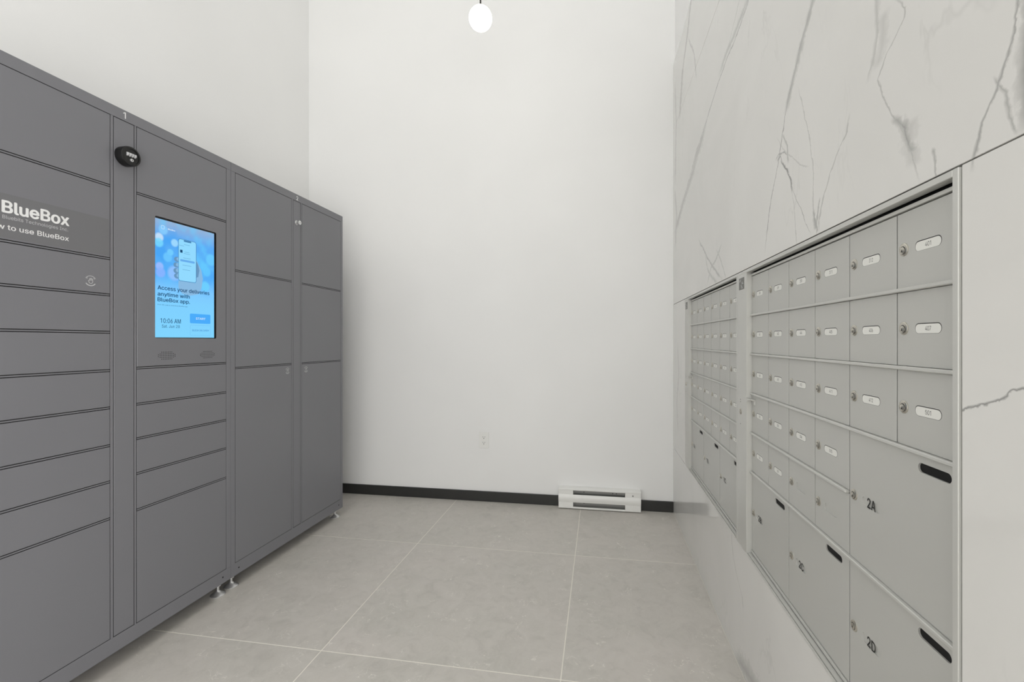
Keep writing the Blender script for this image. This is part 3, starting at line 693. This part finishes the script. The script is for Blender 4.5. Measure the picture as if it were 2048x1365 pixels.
for k, d in enumerate(D1[1]):
    if k != 1: door_plain(L1, d); continue
    c0, c1, b, t = d
    bm = bmesh.new()
    SY0, SY1, SZ0, SZ1 = 1.4485, 1.7225, 1.1568, 1.6226
    plate(bm, c0, c1, b, t, SK, [(pill_loop((SY0 + SY1) / 2, (SZ0 + SZ1) / 2, SY1 - SY0, SZ1 - SZ0, 0.006, 4), 0.004, 1, 1)], PL, cham=0.0012)
    o = obj('screen_door', bm, [M_LOCKER, M_BLACK], L1, fn=tilt)
    o['label'] = 'door with a lit blue touchscreen and two speaker grilles'
    # display --------------------------------------------------
    DX = XL - 0.0032
    dy0, dy1, dz0, dz1 = SY0 + 0.0035, SY1 - 0.0075, SZ0 + 0.004, SZ1 - 0.0055
    W, Hh = dy1 - dy0, dz1 - dz0
    md = bpy.data.materials.new('display_glow'); md.use_nodes = True
    g = N(md); g.nt.nodes.clear()
    pos = g.node('ShaderNodeNewGeometry').outputs['Position']
    sp = g.node('ShaderNodeSeparateXYZ'); g.put(sp.inputs[0], pos)
    zz = g.rng(sp.outputs[2], dz0, dz1); yy = g.rng(sp.outputs[1], dy0, dy1)
    rp = g.node('ShaderNodeValToRGB'); g.put(rp.inputs[0], zz)
    stops = [(0.0, (130, 213, 255)), (0.30, (128, 208, 255)), (0.42, (126, 200, 255)), (0.55, (86, 176, 250)), (0.85, (92, 172, 246)), (1.0, (150, 180, 215))]
    while len(rp.color_ramp.elements) < len(stops): rp.color_ramp.elements.new(0.5)
    for e, (p, c) in zip(rp.color_ramp.elements, stops): e.position = p; e.color = s2l(c)
    nz = g.noise(pos, 14, 2, 0.5)
    upper = g.rng(zz, 0.36, 0.55)
    c = g.mix(g.math('MULTIPLY', g.rng(nz.outputs[0], 0.5, 0.7), g.math('MULTIPLY', upper, 0.8)), rp.outputs[0], s2l((104, 205, 255)))
    c = g.mix(g.math('MULTIPLY', g.rng(nz.outputs[0], 0.45, 0.3), g.math('MULTIPLY', upper, 0.55)), c, s2l((60, 160, 245)))
    for (bu, bv, br, bc) in ((0.06, 0.845, 0.017, (205, 230, 250)), (0.055, 0.80, 0.018, (120, 216, 255)), (0.30, 0.825, 0.0155, (165, 222, 255)), (0.12, 0.915, 0.019, (135, 205, 255)),
                             (0.23, 0.735, 0.0135, (118, 208, 255)), (0.19, 0.69, 0.019, (110, 200, 255)), (0.065, 0.60, 0.016, (160, 190, 255)), (0.08, 0.55, 0.020, (140, 180, 255)), (0.30, 0.56, 0.03, (150, 196, 255)),
                             (0.83, 0.48, 0.022, (110, 210, 255)), (0.94, 0.74, 0.026, (108, 205, 255)), (0.86, 0.62, 0.02, (100, 200, 255))):
        vd = g.node('ShaderNodeVectorMath', operation='DISTANCE'); g.put(vd.inputs[0], pos)
        vd.inputs[1].default_value = (DX, dy0 + bu * W, dz0 + bv * Hh)
        c = g.mix(g.rng(vd.outputs['Value'], br * 0.75, br * 1.15, 0.85, 0.0), c, s2l(bc))
    em = g.node('ShaderNodeEmission'); ou = g.node('ShaderNodeOutputMaterial')
    g.put(em.inputs[0], c); g.put(ou.inputs[0], em.outputs[0])
    bm = B(DX - 0.0006, DX, dy0, dy1, dz0, dz1)
    disp = obj('display', bm, md, o)
    disp['label'] = 'lit blue display showing a hand with a phone'
    def U(a): return dy0 + a * W
    def V(a): return dz0 + a * Hh
    layer = [0]
    def PD(u, v): return Vector((DX + 0.0001 * (1 + layer[0]), u, v))
    def poly(bm, pts, mi):
        f = bm.faces.new([bm.verts.new(PD(*p)) for p in pts]); f.material_index = mi
    # artwork: bokeh discs, hand, phone, buttons
    E = {n: emit('display_' + n, c) for n, c in dict(
        bokeh=(190, 226, 250), cyan=(112, 212, 255), lilac=(150, 180, 250), pale=(150, 215, 255), phone=(70, 130, 180), glass=(146, 218, 255),
        hand=(104, 150, 190), hand_lit=(138, 186, 225), bar=(104, 172, 235), ink=(24, 70, 110), button=(76, 172, 250), white=(225, 242, 255), soft=(118, 202, 255)).items()}
    names = list(E); mats = [E[n] for n in names]; ix = {n: i for i, n in enumerate(names)}
    bm = bmesh.new()
    def disc(u, v, r, n, k=20, sy=1.0):
        poly(bm, [(U(u) + r * math.cos(2 * math.pi * i / k), V(v) + r * sy * math.sin(2 * math.pi * i / k)) for i in range(k)], ix[n])
    layer[0] = 5   # hand behind the phone
    poly(bm, [(U(a), V(b2)) for a, b2 in ((0.36, 0.50), (0.36, 0.44), (0.42, 0.39), (0.56, 0.38), (0.70, 0.40), (0.76, 0.46), (0.785, 0.55), (0.76, 0.62), (0.71, 0.67), (0.67, 0.71), (0.655, 0.70), (0.655, 0.50))], ix['hand_lit'])
    layer[0] = 6
    poly(bm, [(U(a), V(b2)) for a, b2 in ((0.665, 0.55), (0.70, 0.56), (0.72, 0.62), (0.70, 0.67), (0.67, 0.70), (0.66, 0.66))], ix['hand'])
    for q, (fu, fv) in enumerate(((0.335, 0.685), (0.325, 0.635), (0.325, 0.585), (0.335, 0.54))):
        layer[0] = 6 + q % 2
        disc(fu, fv, 0.0125, 'hand', sy=0.85); 
        layer[0] = 8
        disc(fu + 0.025, fv + 0.004, 0.0085, 'hand_lit', sy=0.85)
    layer[0] = 9
    pu0, pu1, pv0, pv1 = 0.355, 0.665, 0.500, 0.875
    poly(bm, pill_loop(U((pu0 + pu1) / 2), V((pv0 + pv1) / 2), (pu1 - pu0) * W, (pv1 - pv0) * Hh, 0.010), ix['phone'])
    layer[0] = 10
    poly(bm, pill_loop(U((pu0 + pu1) / 2), V((pv0 + pv1) / 2), (pu1 - pu0) * W - 0.004, (pv1 - pv0) * Hh - 0.004, 0.008), ix['glass'])
    layer[0] = 11
    poly(bm, pill_loop(U(0.51), V(0.862), 0.13 * W, 0.007, 0.003), ix['phone'])
    poly(bm, pill_loop(U(0.51), V(0.685), 0.25 * W, 0.0085, 0.004), ix['bar'])
    poly(bm, pill_loop(U(0.405), V(0.765), 0.040 * W, 0.0115, 0.001), ix['ink'])
    for (u, v, w) in ((0.50, 0.83, 0.10), (0.41, 0.815, 0.08), (0.50, 0.765, 0.09), (0.50, 0.75, 0.11), (0.50, 0.71, 0.13), (0.50, 0.645, 0.15), (0.49, 0.605, 0.13)):
        poly(bm, pill_loop(U(u), V(v), w * W, 0.0011, 0.0005, 1), ix['phone'])
    layer[0] = 2
    poly(bm, pill_loop((1.5976 + 1.6961) / 2, 1.2405, 0.0985, 0.0400, 0.005), ix['button'])
    for z0_, z1_ in ((1.1705, 1.2125),):
        path_strip(bm, PD, pill_loop(1.6475, (z0_ + z1_) / 2, 0.0975, z1_ - z0_, 0.004, 3), 0.0007, True, ix['bar'])
    obj('display_artwork', bm, mats, o)
    layer[0] = 12
    E_mid = emit('display_midblue', (60, 130, 200))
    for s_, u, v, cp, w, bd, mm, ce in (('Access your deliveries', 1.4605, 1.3455, 0.0150, 0.2290, 0.014, 'ink', 0), ('anytime with', 1.4605, 1.3215, 0.0145, 0.1350, 0.014, 'ink', 0),
                                ('BlueBox app.', 1.4605, 1.3000, 0.0145, 0.1360, 0.014, 'ink', 0), ('Scan QR code to download BlueBox app', 1.4595, 1.2855, 0.0036, 0.127, 0.0, 'ink', 0),
                                ('10:06 AM', 1.4720, 1.2175, 0.0170, 0.0840, 0.004, 'ink', 0), ('Sat. Jun 28', 1.4770, 1.1990, 0.0115, 0.0745, 0.0, 'ink', 0),
                                ('QUICK DELIVERY', 1.6475, 1.1880, 0.0068, 0.082, 0.004, 'mid', 1), ('START', 1.6475, 1.2365, 0.0090, 0.046, 0.002, 'white', 1),
                                ('BlueBox', U(0.19), V(0.925), 0.0050, 0.030, 0.02, 'white', 0)):
        obj('display_lettering', text_bm(s_, PD, u, v, cp, w, bold=bd, centre=bool(ce)), E_mid if mm == 'mid' else E[mm], o)
    bm = bmesh.new()
    path_strip(bm, PD, pill_loop(U(0.11), V(0.935), 0.011, 0.013, 0.002, 2), 0.0011, True)
    obj('display_symbol', bm, E['white'], o)
    # speaker grilles: little round holes
    for (gy, gz) in ((1.4955, 1.0905), (1.6790, 1.0885)):
        bm = bmesh.new()
        for r, nn in ((0, 7), (1, 9), (2, 9), (3, 9), (4, 7)):
            for q in range(nn):
                uu = gy + (q - (nn - 1) / 2) * 0.0068; vv = gz + (2 - r) * 0.0068
                lathe(bm, [(0.0016, 0.0), (0.0016, 0.0003)], (XL, uu, vv), axis='x', n=7)
        for sgn in (-1, 1):
            for q in (-1, 1):
                lathe(bm, [(0.0016, 0.0), (0.0016, 0.0003)], (XL, gy + sgn * 0.034, gz + q * 0.0034), axis='x', n=7)
        sgr = obj('speaker_grille', bm, M_VOID, o)
        sgr['kind'] = 'stuff'

for k, d in enumerate(D2[0]):
    o = door_plain(L2, d)
    if k == 2: hand_icon(2.1779, 0.9852, 0.0165, o)
for k, d in enumerate(D2[1]):
    o = door_plain(L2, d)
    if k == 2: hand_icon(2.332, 0.9835, 0.0165, o)

# combination lock on the near locker
def turn(fn_src, c): return c
cy, cz = 1.337, 1.801
lock = empty('combination_lock', (XL, cy, cz))
lock.parent = L1; lock.location = Vector((XL, cy, cz)) - WLOC[L1.name]
lock['label'] = 'round black combination lock on the service strip'
bm = lathe(bmesh.new(), [(0.031, 0.0), (0.034, 0.002), (0.034, 0.028), (0.0325, 0.031), (0.027, 0.0315), (0.0265, 0.029), (0.0, 0.029)][:6], (XL, cy, cz), axis='x', n=40)
obj('lock_body', bm, M_BLACK, lock, smooth=True)
bm = bmesh.new()
for q in range(4):
    u = cy - 0.013 + q * 0.0085
    lathe(bm, [(0.0058, -0.0028), (0.0066, -0.002), (0.0066, 0.002), (0.0058, 0.0028)], (XL + 0.0285, u, cz + 0.004), axis='y', n=12)
    box(bm, XL + 0.0345, XL + 0.0356, u - 0.0018, u + 0.0018, cz + 0.001, cz + 0.0085)
obj('number_wheel', bm, M_PALE_PRINT, lock)['label'] = 'four pale number wheels'
bm = lathe(bmesh.new(), [(0.0055, 0.0), (0.0055, 0.0035), (0.0045, 0.0042)], (XL + 0.029, cy + 0.001, cz - 0.014), axis='x', n=16)
box(bm, XL + 0.033, XL + 0.0336, cy + 0.0002, cy + 0.0018, cz - 0.017, cz - 0.011, mi=1)
obj('key_cylinder', bm, [M_CHROME, M_BLACK], lock)
# cam lock on the far locker
cy, cz = 2.250, 1.8035
bm = lathe(bmesh.new(), [(0.013, 0.0), (0.013, 0.002), (0.0095, 0.003), (0.0095, 0.018), (0.0115, 0.0185), (0.0115, 0.022), (0.009, 0.0225)], (XL, cy, cz), axis='x', n=24)
box(bm, XL + 0.0223, XL + 0.0229, cy - 0.001, cy + 0.001, cz - 0.004, cz + 0.004, mi=1)
o = obj('cam_lock', bm, [M_CHROME, M_BLACK], L2, smooth=True)
o['label'] = 'small silver key lock on the service strip'

# ------------------------------------------------------------------ mailboxes
LV = {0: 1.3624, 1: 1.2334, 2: 1.1040, 3: 0.9725, 4: 0.8420, 5: 0.7121, 7: 0.4542}
PITCH = 0.1474
RT = 0.0032              # half thickness of a rail
def make_door_mesh(ncol, nrow_h, top_rail, bot_rail, kind):
    """door seen from the front: u to the right (towards -y), v up, origin at its centre"""
    w = ncol * PITCH - 0.0030
    h = nrow_h
    pl = pill_loop(-w / 2 + 0.0715, 0.0, 0.0570, 0.0166, 0.0078, 5)
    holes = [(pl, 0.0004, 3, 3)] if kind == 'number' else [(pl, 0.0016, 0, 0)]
    if kind == 'parcel':
        holes.append((pill_loop(w / 2 - 0.0600, h / 2 - 0.0195, 0.0690, 0.0150, 0.0072, 5), 0.0030, 2, 0))
    bm = bmesh.new()
    plate(bm, -w / 2, w / 2, -h / 2, h / 2, 0.010, holes, lambda u, v, d: Vector((d, -u, v)), cham=0.0004)
    if kind == 'number':     # the paper tab sits in the window off centre; the dark gap paints its shadow
        f = bm.faces.new([bm.verts.new(Vector((0.0002, -u, v))) for u, v in pill_loop(-w / 2 + 0.0715 - 0.0006, -0.0005, 0.0552, 0.0148, 0.0070, 5)]); f.material_index = 1
    bmesh.ops.recalc_face_normals(bm, faces=bm.faces)
    me = bpy.data.meshes.new('door'); bm.to_mesh(me); bm.free()
    for m in (M_MAIL, M_PAPER, M_VOID, M_GROOVE): me.materials.append(m)
    return me
DOOR_CACHE = {}
def lock_mesh():
    bm = bmesh.new()
    lathe(bm, [(0.0108, 0.0), (0.0108, 0.0012), (0.0098, 0.0020), (0.0074, 0.0024)], (0, 0, 0), axis='x', n=20, sign=-1)
    lathe(bm, [(0.0062, 0.0020), (0.0062, 0.0032), (0.0054, 0.0037)], (0, 0, -0.0018), axis='x', n=14, sign=-1)
    lathe(bm, [(0.0071, 0.0024), (0.0071, 0.0025)], (0, 0, -0.0014), axis='x', n=16, sign=-1, mi=1)  # black ring paints the shadow around the plug
    # keyway
    v = [bm.verts.new((-0.0039, a, b)) for a, b in ((-0.0020, -0.0042), (0.0020, -0.0042), (0.0, 0.0008))]
    f = bm.faces.new(v); f.material_index = 1
    bmesh.ops.recalc_face_normals(bm, faces=[q for q in bm.faces if q.material_index == 0])
    me = bpy.data.meshes.new('lock'); bm.to_mesh(me); bm.free()
    me.materials.append(M_NICKEL); me.materials.append(M_BLACK)
    for p in me.polygons: p.use_smooth = True
    me.set_sharp_from_angle(angle=math.radians(35))
    return me
LOCK = lock_mesh()
XR = XD - 0.0070         # rail face

def mailbox(yf, yn, layout, label):
    """yf far edge, yn near edge"""
    root = empty('mailbox_bank', (XM, (yf + yn) / 2, MBZ0))
    tag(root, label, 'mailboxes', 'mailbox banks set in the marble wall')
    d0 = yf - 0.0978         # far edge of the first column
    g = 0.0004
    XF = XM - 0.0022
    # carcass behind the doors, open recess in front
    bm = bmesh.new()
    box(bm, XD + 0.0125, XD + 0.15, yf - 0.02, yn + 0.004, MBZ0 + 0.006, MBZ1 - 0.006)
    obj('carcass', bm, M_VOID, root)
    bm = bmesh.new()      # wide master stile on the far side
    box(bm, XF, XD + 0.0125, yf - g, d0, MBZ0 + 0.0012, MBZ1 - 0.0095, bev=0.001)
    obj('master_stile', bm, M_MAILTRIM, root)
    # trims
    obj('near_trim', B(XF - 0.0008, XD + 0.0125, yn + g, yn + 0.0113, MBZ0 + 0.0012, MBZ1 - 0.0006, bev=0.0008), M_MAILTRIM, root)
    obj('head_trim', B(XF - 0.0004, XF + 0.0035, yf - g, yn + 0.0117, MBZ1 - 0.0104, MBZ1 - 0.0006, bev=0.0008), M_MAILTRIM, root)
    obj('soffit', B(XF + 0.0035, XD - 0.0010, d0 - g, yn + 0.0117, MBZ1 - 0.0104, MBZ1 - 0.0088), M_MAIL, root)
    obj('head_rail', B(XD - 0.004, XD + 0.0125, d0 - g, yn + 0.0117, LV[0] + 0.0014, LV[0] + 0.0075, bev=0.0006), M_MAILTRIM, root)
    bm = B(XF - 0.0004, XF + 0.003, yf - g, yn + 0.0117, MBZ0 + 0.0004, MBZ0 + 0.0046, bev=0.0006)
    obj('bottom_trim', bm, M_MAILTRIM, root)
    bm = bmesh.new()
    v = [bm.verts.new(p) for p in ((XF + 0.0042, d0 - g, MBZ0 + 0.0046), (XF + 0.0042, yn + 0.0117, MBZ0 + 0.0046), (XD - 0.001, yn + 0.0117, MBZ0 + 0.0056), (XD - 0.001, d0 - g, MBZ0 + 0.0056),
                                   (XF + 0.0042, d0 - g, MBZ0 + 0.001), (XF + 0.0042, yn + 0.0117, MBZ0 + 0.001), (XD - 0.001, yn + 0.0117, MBZ0 + 0.001), (XD - 0.001, d0 - g, MBZ0 + 0.001))]
    for q in ((0, 1, 2, 3), (4, 5, 6, 7), (0, 1, 5, 4), (1, 2, 6, 5), (2, 3, 7, 6), (3, 0, 4, 7)): bm.faces.new([v[i] for i in q])
    obj('sill', bm, M_MAILTRIM, root)
    obj('foot_rail', B(XD - 0.003, XD + 0.0125, d0 - g, yn + 0.0117, LV[7] - 0.0095, LV[7] - 0.0014, bev=0.0006), M_MAILTRIM, root)
    yend = yn + 0.0117
    for L in (1, 2, 3, 4, 5):
        y_to = layout['rails'].get(L, yend)
        if callable(y_to): y_to = y_to(d0)
        bm = B(XR, XD + 0.012, d0 + (0.004 if L else 0) - g - 0.004, y_to, LV[L] - RT, LV[L] + RT, bev=0.0014)
        obj('shelf_rail', bm, M_MAILTRIM, root)
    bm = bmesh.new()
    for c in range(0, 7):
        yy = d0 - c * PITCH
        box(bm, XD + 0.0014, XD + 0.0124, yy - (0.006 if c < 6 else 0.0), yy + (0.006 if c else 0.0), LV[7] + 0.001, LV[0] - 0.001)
    obj('gap_shade', bm, M_VOID, root)  # black strips behind the column gaps, painting their shade
    # doors
    for (c, n, la, lb, txt, kind) in layout['doors']:
        top = LV[la] - (RT + 0.0006 if la else 0.0004); bot = LV[lb] + (RT + 0.0006 if lb != 7 else 0.0004)
        h = top - bot
        key = (n, round(h, 4), kind)
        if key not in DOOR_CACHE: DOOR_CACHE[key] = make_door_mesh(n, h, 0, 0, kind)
        w = n * PITCH
        yc = d0 - c * PITCH - w / 2; zc = (top + bot) / 2
        o = new_obj('parcel_door' if kind == 'parcel' else 'mailbox_door', DOOR_CACHE[key], root, (XD, yc, zc))
        if kind == 'parcel': o['label'] = 'wide parcel door with a mail slot, marked %s' % txt
        elif kind == 'blank': o['label'] = 'small mailbox door with an empty label window'
        yleft = yc + w / 2
        new_obj('lock', LOCK, o, (XD, yleft - 0.0180, zc + 0.001))
        lc = yleft - 0.0015 - 0.0715
        if kind == 'number' and txt:
            PP = lambda u, v: Vector((XD + 0.0001, -u, v))
            bm = text_bm(txt, PP, -lc, zc - 0.0036, 0.0070, 0.0122 if len(txt) == 3 else None, centre=True)
            obj('door_number', bm, M_INK, o)
        if kind == 'parcel':
            PP = lambda u, v: Vector((XD - 0.0003, -u, v))
            bm = text_bm(txt, PP, -lc + 0.002, zc - 0.0085, 0.0185, 0.0250, bold=0.012, centre=True, facing=-1)
            obj('marker_lettering', bm, M_MARKER, o)
    # far stile details: badge, key lock, small outgoing-mail bracket
    bm = B(XF - 0.0005, XF, yf - 0.075, yf - 0.020, MBZ1 - 0.062, MBZ1 - 0.022)
    st = obj('badge', bm, M_STICKER, root)
    bm = bmesh.new()
    rr = random.Random(3)
    for q in range(7):
        a = yf - 0.068 + rr.random() * 0.03; z_ = MBZ1 - 0.058 + q * 0.0048
        box(bm, XF - 0.0008, XF - 0.0006, a, a + 0.008 + 0.012 * rr.random(), z_, z_ + 0.0022)
    obj('badge_print', bm, M_PALE_PRINT, st)
    new_obj('lock', LOCK, root, (XF, yf - 0.038, 0.904))
    for zz in (0.86, 0.937, 0.945):
        obj('rivet', lathe(bmesh.new(), [(0.0022, 0), (0.0016, 0.0006)], (XF, yf - 0.035, zz), axis='x', n=8, sign=-1), M_STICKER, root)
    bm = box(bmesh.new(), XM - 0.004, XD, d0 - 0.020, d0 + 0.0, 0.9515, 0.9560, bev=0.0008)
    box(bm, XD - 0.010, XD, d0 - 0.036, d0 - 0.020, 0.9520, 0.9560, bev=0.0008)
    box(bm, XD - 0.003, XD, d0 - 0.034, d0 - 0.016, 0.938, 0.953)
    o = obj('bracket', bm, M_MAILTRIM, root); o['label'] = 'small silver angle bracket below the third row'
    return root

row = lambda la, lb, names: [(c, 1, la, lb, t, 'number' if t else 'blank') for c, t in enumerate(names)]
lay_far = dict(rails={}, doors=row(0, 1, ['101', '102', '103', '104', '105', '106']) + row(1, 2, ['107', '108', '109', '110', '111', '201']) +
               row(2, 3, ['202', '203', '204', '205', '206', '207']) + row(3, 4, ['208', '209', '210', '211', '212', '301']) +
               row(4, 5, ['302', '303', '304', '305', '306', '307']) +
               [(0, 2, 5, 7, '1A', 'parcel'), (2, 2, 5, 7, '1B', 'parcel'), (4, 2, 5, 7, '1C', 'parcel')])
lay_near = dict(rails={4: lambda d0: d0 - 4 * PITCH + 0.002}, doors=row(0, 1, ['308', '309', '310', '311', '312', '401']) + row(1, 2, ['402', '403', '404', '405', '406', '407']) +
                row(2, 3, ['408', '409', '410', '411', '412', '501']) + row(3, 4, ['502', '503', '504', '505']) + row(4, 5, ['506', '507', '', '']) +
                [(4, 2, 3, 5, '2A', 'parcel'), (0, 2, 5, 7, '2B', 'parcel'), (2, 2, 5, 7, '2C', 'parcel'), (4, 2, 5, 7, '2D', 'parcel')])
MID = 1.6883
mailbox(MID, MBY0, lay_near, 'nearer silver mailbox bank in the marble wall, with doors 308 to 507')
mailbox(MBY1, MID, lay_far, 'farther silver mailbox bank, next to the back corner, with three parcel doors below')

# ------------------------------------------------------------------ pendant lamp
lx, ly, lz, lr = -0.606, 2.231, 2.805, 0.0592
lamp = empty('pendant_lamp', (lx, ly, ZC))
tag(lamp, 'round glowing white globe lamp hanging on a thin black cord', 'lamp')
bm = bmesh.new()
bmesh.ops.create_uvsphere(bm, u_segments=40, v_segments=24, radius=lr)
for v in bm.verts: v.co += Vector((lx, ly, lz))
obj('globe', bm, emit('lamp_globe', (255, 252, 244), 9.0), lamp, smooth=True)
obj('cord', lathe(bmesh.new(), [(0.0042, lz + lr + 0.012), (0.0042, ZC - 0.02)], (lx, ly, 0), n=12), mat('black_cord', (38, 36, 34), 0.6), lamp, smooth=True)
obj('socket_cap', lathe(bmesh.new(), [(0.009, lz + lr - 0.002), (0.009, lz + lr + 0.010), (0.0045, lz + lr + 0.014)], (lx, ly, 0), n=16), M_BLACK, lamp, smooth=True)
obj('canopy', lathe(bmesh.new(), [(0.055, ZC), (0.055, ZC - 0.015), (0.045, ZC - 0.022), (0.006, ZC - 0.024)], (lx, ly, 0), n=32), M_BLACK, lamp, smooth=True)

# ------------------------------------------------------------------ wall outlet
ox0, ox1, oz0, oz1 = -0.8535, -0.7830, 0.3786, 0.4941
oc = (ox0 + ox1) / 2
out = empty('wall_outlet', (oc, YW, oz0))
tag(out, 'white duplex electrical outlet low on the back wall', 'outlet')
obj('cover_plate', B(ox0, ox1, YW - 0.006, YW - 0.0002, oz0, oz1, bev=0.0022, seg=2), M_PLASTIC, out)
for zc in ((oz0 + oz1) / 2 + 0.0195, (oz0 + oz1) / 2 - 0.0195):
    bm = bmesh.new()
    pts = pill_loop(oc, zc, 0.033, 0.028, 0.008, 4)
    a = [bm.verts.new((p[0], YW - 0.0075, p[1])) for p in pts]; b_ = [bm.verts.new((p[0], YW - 0.006, p[1])) for p in pts]
    bm.faces.new(a); bm.faces.new(b_)
    for k in range(len(a)): bm.faces.new((a[k], a[(k + 1) % len(a)], b_[(k + 1) % len(a)], b_[k]))
    r = obj('receptacle', bm, M_PLASTIC, out)
    bm = bmesh.new()
    box(bm, oc - 0.0078, oc - 0.0056, YW - 0.0079, YW - 0.0074, zc - 0.001, zc + 0.0075)
    box(bm, oc + 0.0056, oc + 0.0078, YW - 0.0079, YW - 0.0074, zc + 0.000, zc + 0.0075)
    lathe(bm, [(0.0028, 0.0074), (0.0028, 0.0079)], (oc, YW, zc - 0.0070), axis='y', n=10, sign=-1)
    obj('slot', bm, M_VOID, r)
obj('screw', lathe(bmesh.new(), [(0.003, 0.006), (0.0025, 0.0072)], (oc, YW, (oz0 + oz1) / 2), axis='y', n=10, sign=-1), M_PLASTIC, out)

# ------------------------------------------------------------------ baseboard heater
YH = YW - 0.060
ht = empty('baseboard_heater', ((HX0 + HX1) / 2, (YH + YW) / 2, 0.0))
tag(ht, 'short white electric baseboard heater at the foot of the back wall', 'heater')
obj('back_panel', B(HX0 + 0.002, HX1 - 0.002, YW - 0.006, YW - 0.0004, 0.006, 0.138), M_ENAMEL, ht)
# top cover with a front lip
bm = bmesh.new()
prof = [(YW - 0.0004, 0.1405), (YH + 0.006, 0.1395), (YH - 0.001, 0.1365), (YH - 0.001, 0.1300), (YH + 0.001, 0.1300), (YH + 0.001, 0.134), (YH + 0.008, 0.1375), (YW - 0.0004, 0.1375)]
def extrude_prof(bm, prof, x0, x1):
    a = [bm.verts.new((x0, y, z)) for y, z in prof]; b = [bm.verts.new((x1, y, z)) for y, z in prof]
    n = len(prof)
    for k in range(n): bm.faces.new((a[k], a[(k + 1) % n], b[(k + 1) % n], b[k]))
    bm.faces.new(a); bm.faces.new(b)
    return bm
obj('top_cover', extrude_prof(bmesh.new(), prof, HX0, HX1), M_ENAMEL, ht)
# curved middle cover
pr = [(YH + 0.001 + 0.0 - 0.0055 * math.sin(math.pi * k / 8), 0.100 - 0.052 * k / 8) for k in range(9)]
pr += [(YH + 0.006, 0.048), (YH + 0.006, 0.100)]
obj('front_cover', extrude_prof(bmesh.new(), pr, HX0, HX1), M_ENAMEL, ht, smooth=True)
OX0, OX1 = -0.180, 0.165
for x0, x1 in ((HX0, OX0), (OX1, HX1)):
    e = obj('end_block', B(x0 + 0.0005, x1, YH + 0.0015, YW - 0.006, 0.006, 0.1295, bev=0.001), M_ENAMEL, ht)
obj('bottom_lip', extrude_prof(bmesh.new(), [(YH + 0.001, 0.006), (YW - 0.007, 0.006), (YW - 0.007, 0.008), (YH + 0.003, 0.008), (YH + 0.003, 0.018), (YH + 0.001, 0.018)], OX0, OX1), M_ENAMEL, ht)
obj('inner_reflector', extrude_prof(bmesh.new(), [(YH + 0.030, 0.008), (YH + 0.034, 0.008), (YH + 0.034, 0.132), (YH + 0.014, 0.134), (YH + 0.014, 0.132), (YH + 0.030, 0.128)], OX0 + 0.0005, OX1 - 0.0005), M_HEATMETAL, ht)
bm = bmesh.new()
for xx, zz in ((-0.108, 0.1115), (0.085, 0.1115), (0.109, 0.1115), (-0.108, 0.036)):
    lathe(bm, [(0.0030, -0.0296), (0.0030, -0.0300)], (xx, YH, zz), axis='y', n=10, sign=-1)
obj('mounting_hole', bm, M_VOID, ht)
bm = lathe(bmesh.new(), [(0.0055, 0.0), (0.0055, 0.001), (0.004, 0.0014)], (0.216, YH + 0.0015, 0.1115), axis='y', n=18, sign=-1)
o = obj('emblem', bm, mat('grey_emblem', (150, 150, 148), 0.4), ht); o['label'] = 'small grey round emblem'
bm = bmesh.new()
for q in range(46):
    xx = OX0 + 0.008 + q * (OX1 - OX0 - 0.016) / 45
    box(bm, xx, xx + 0.0006, YH + 0.0085, YH + 0.028, 0.052, 0.098)
f = obj('fins', bm, M_HEATMETAL, ht); f['kind'] = 'stuff'
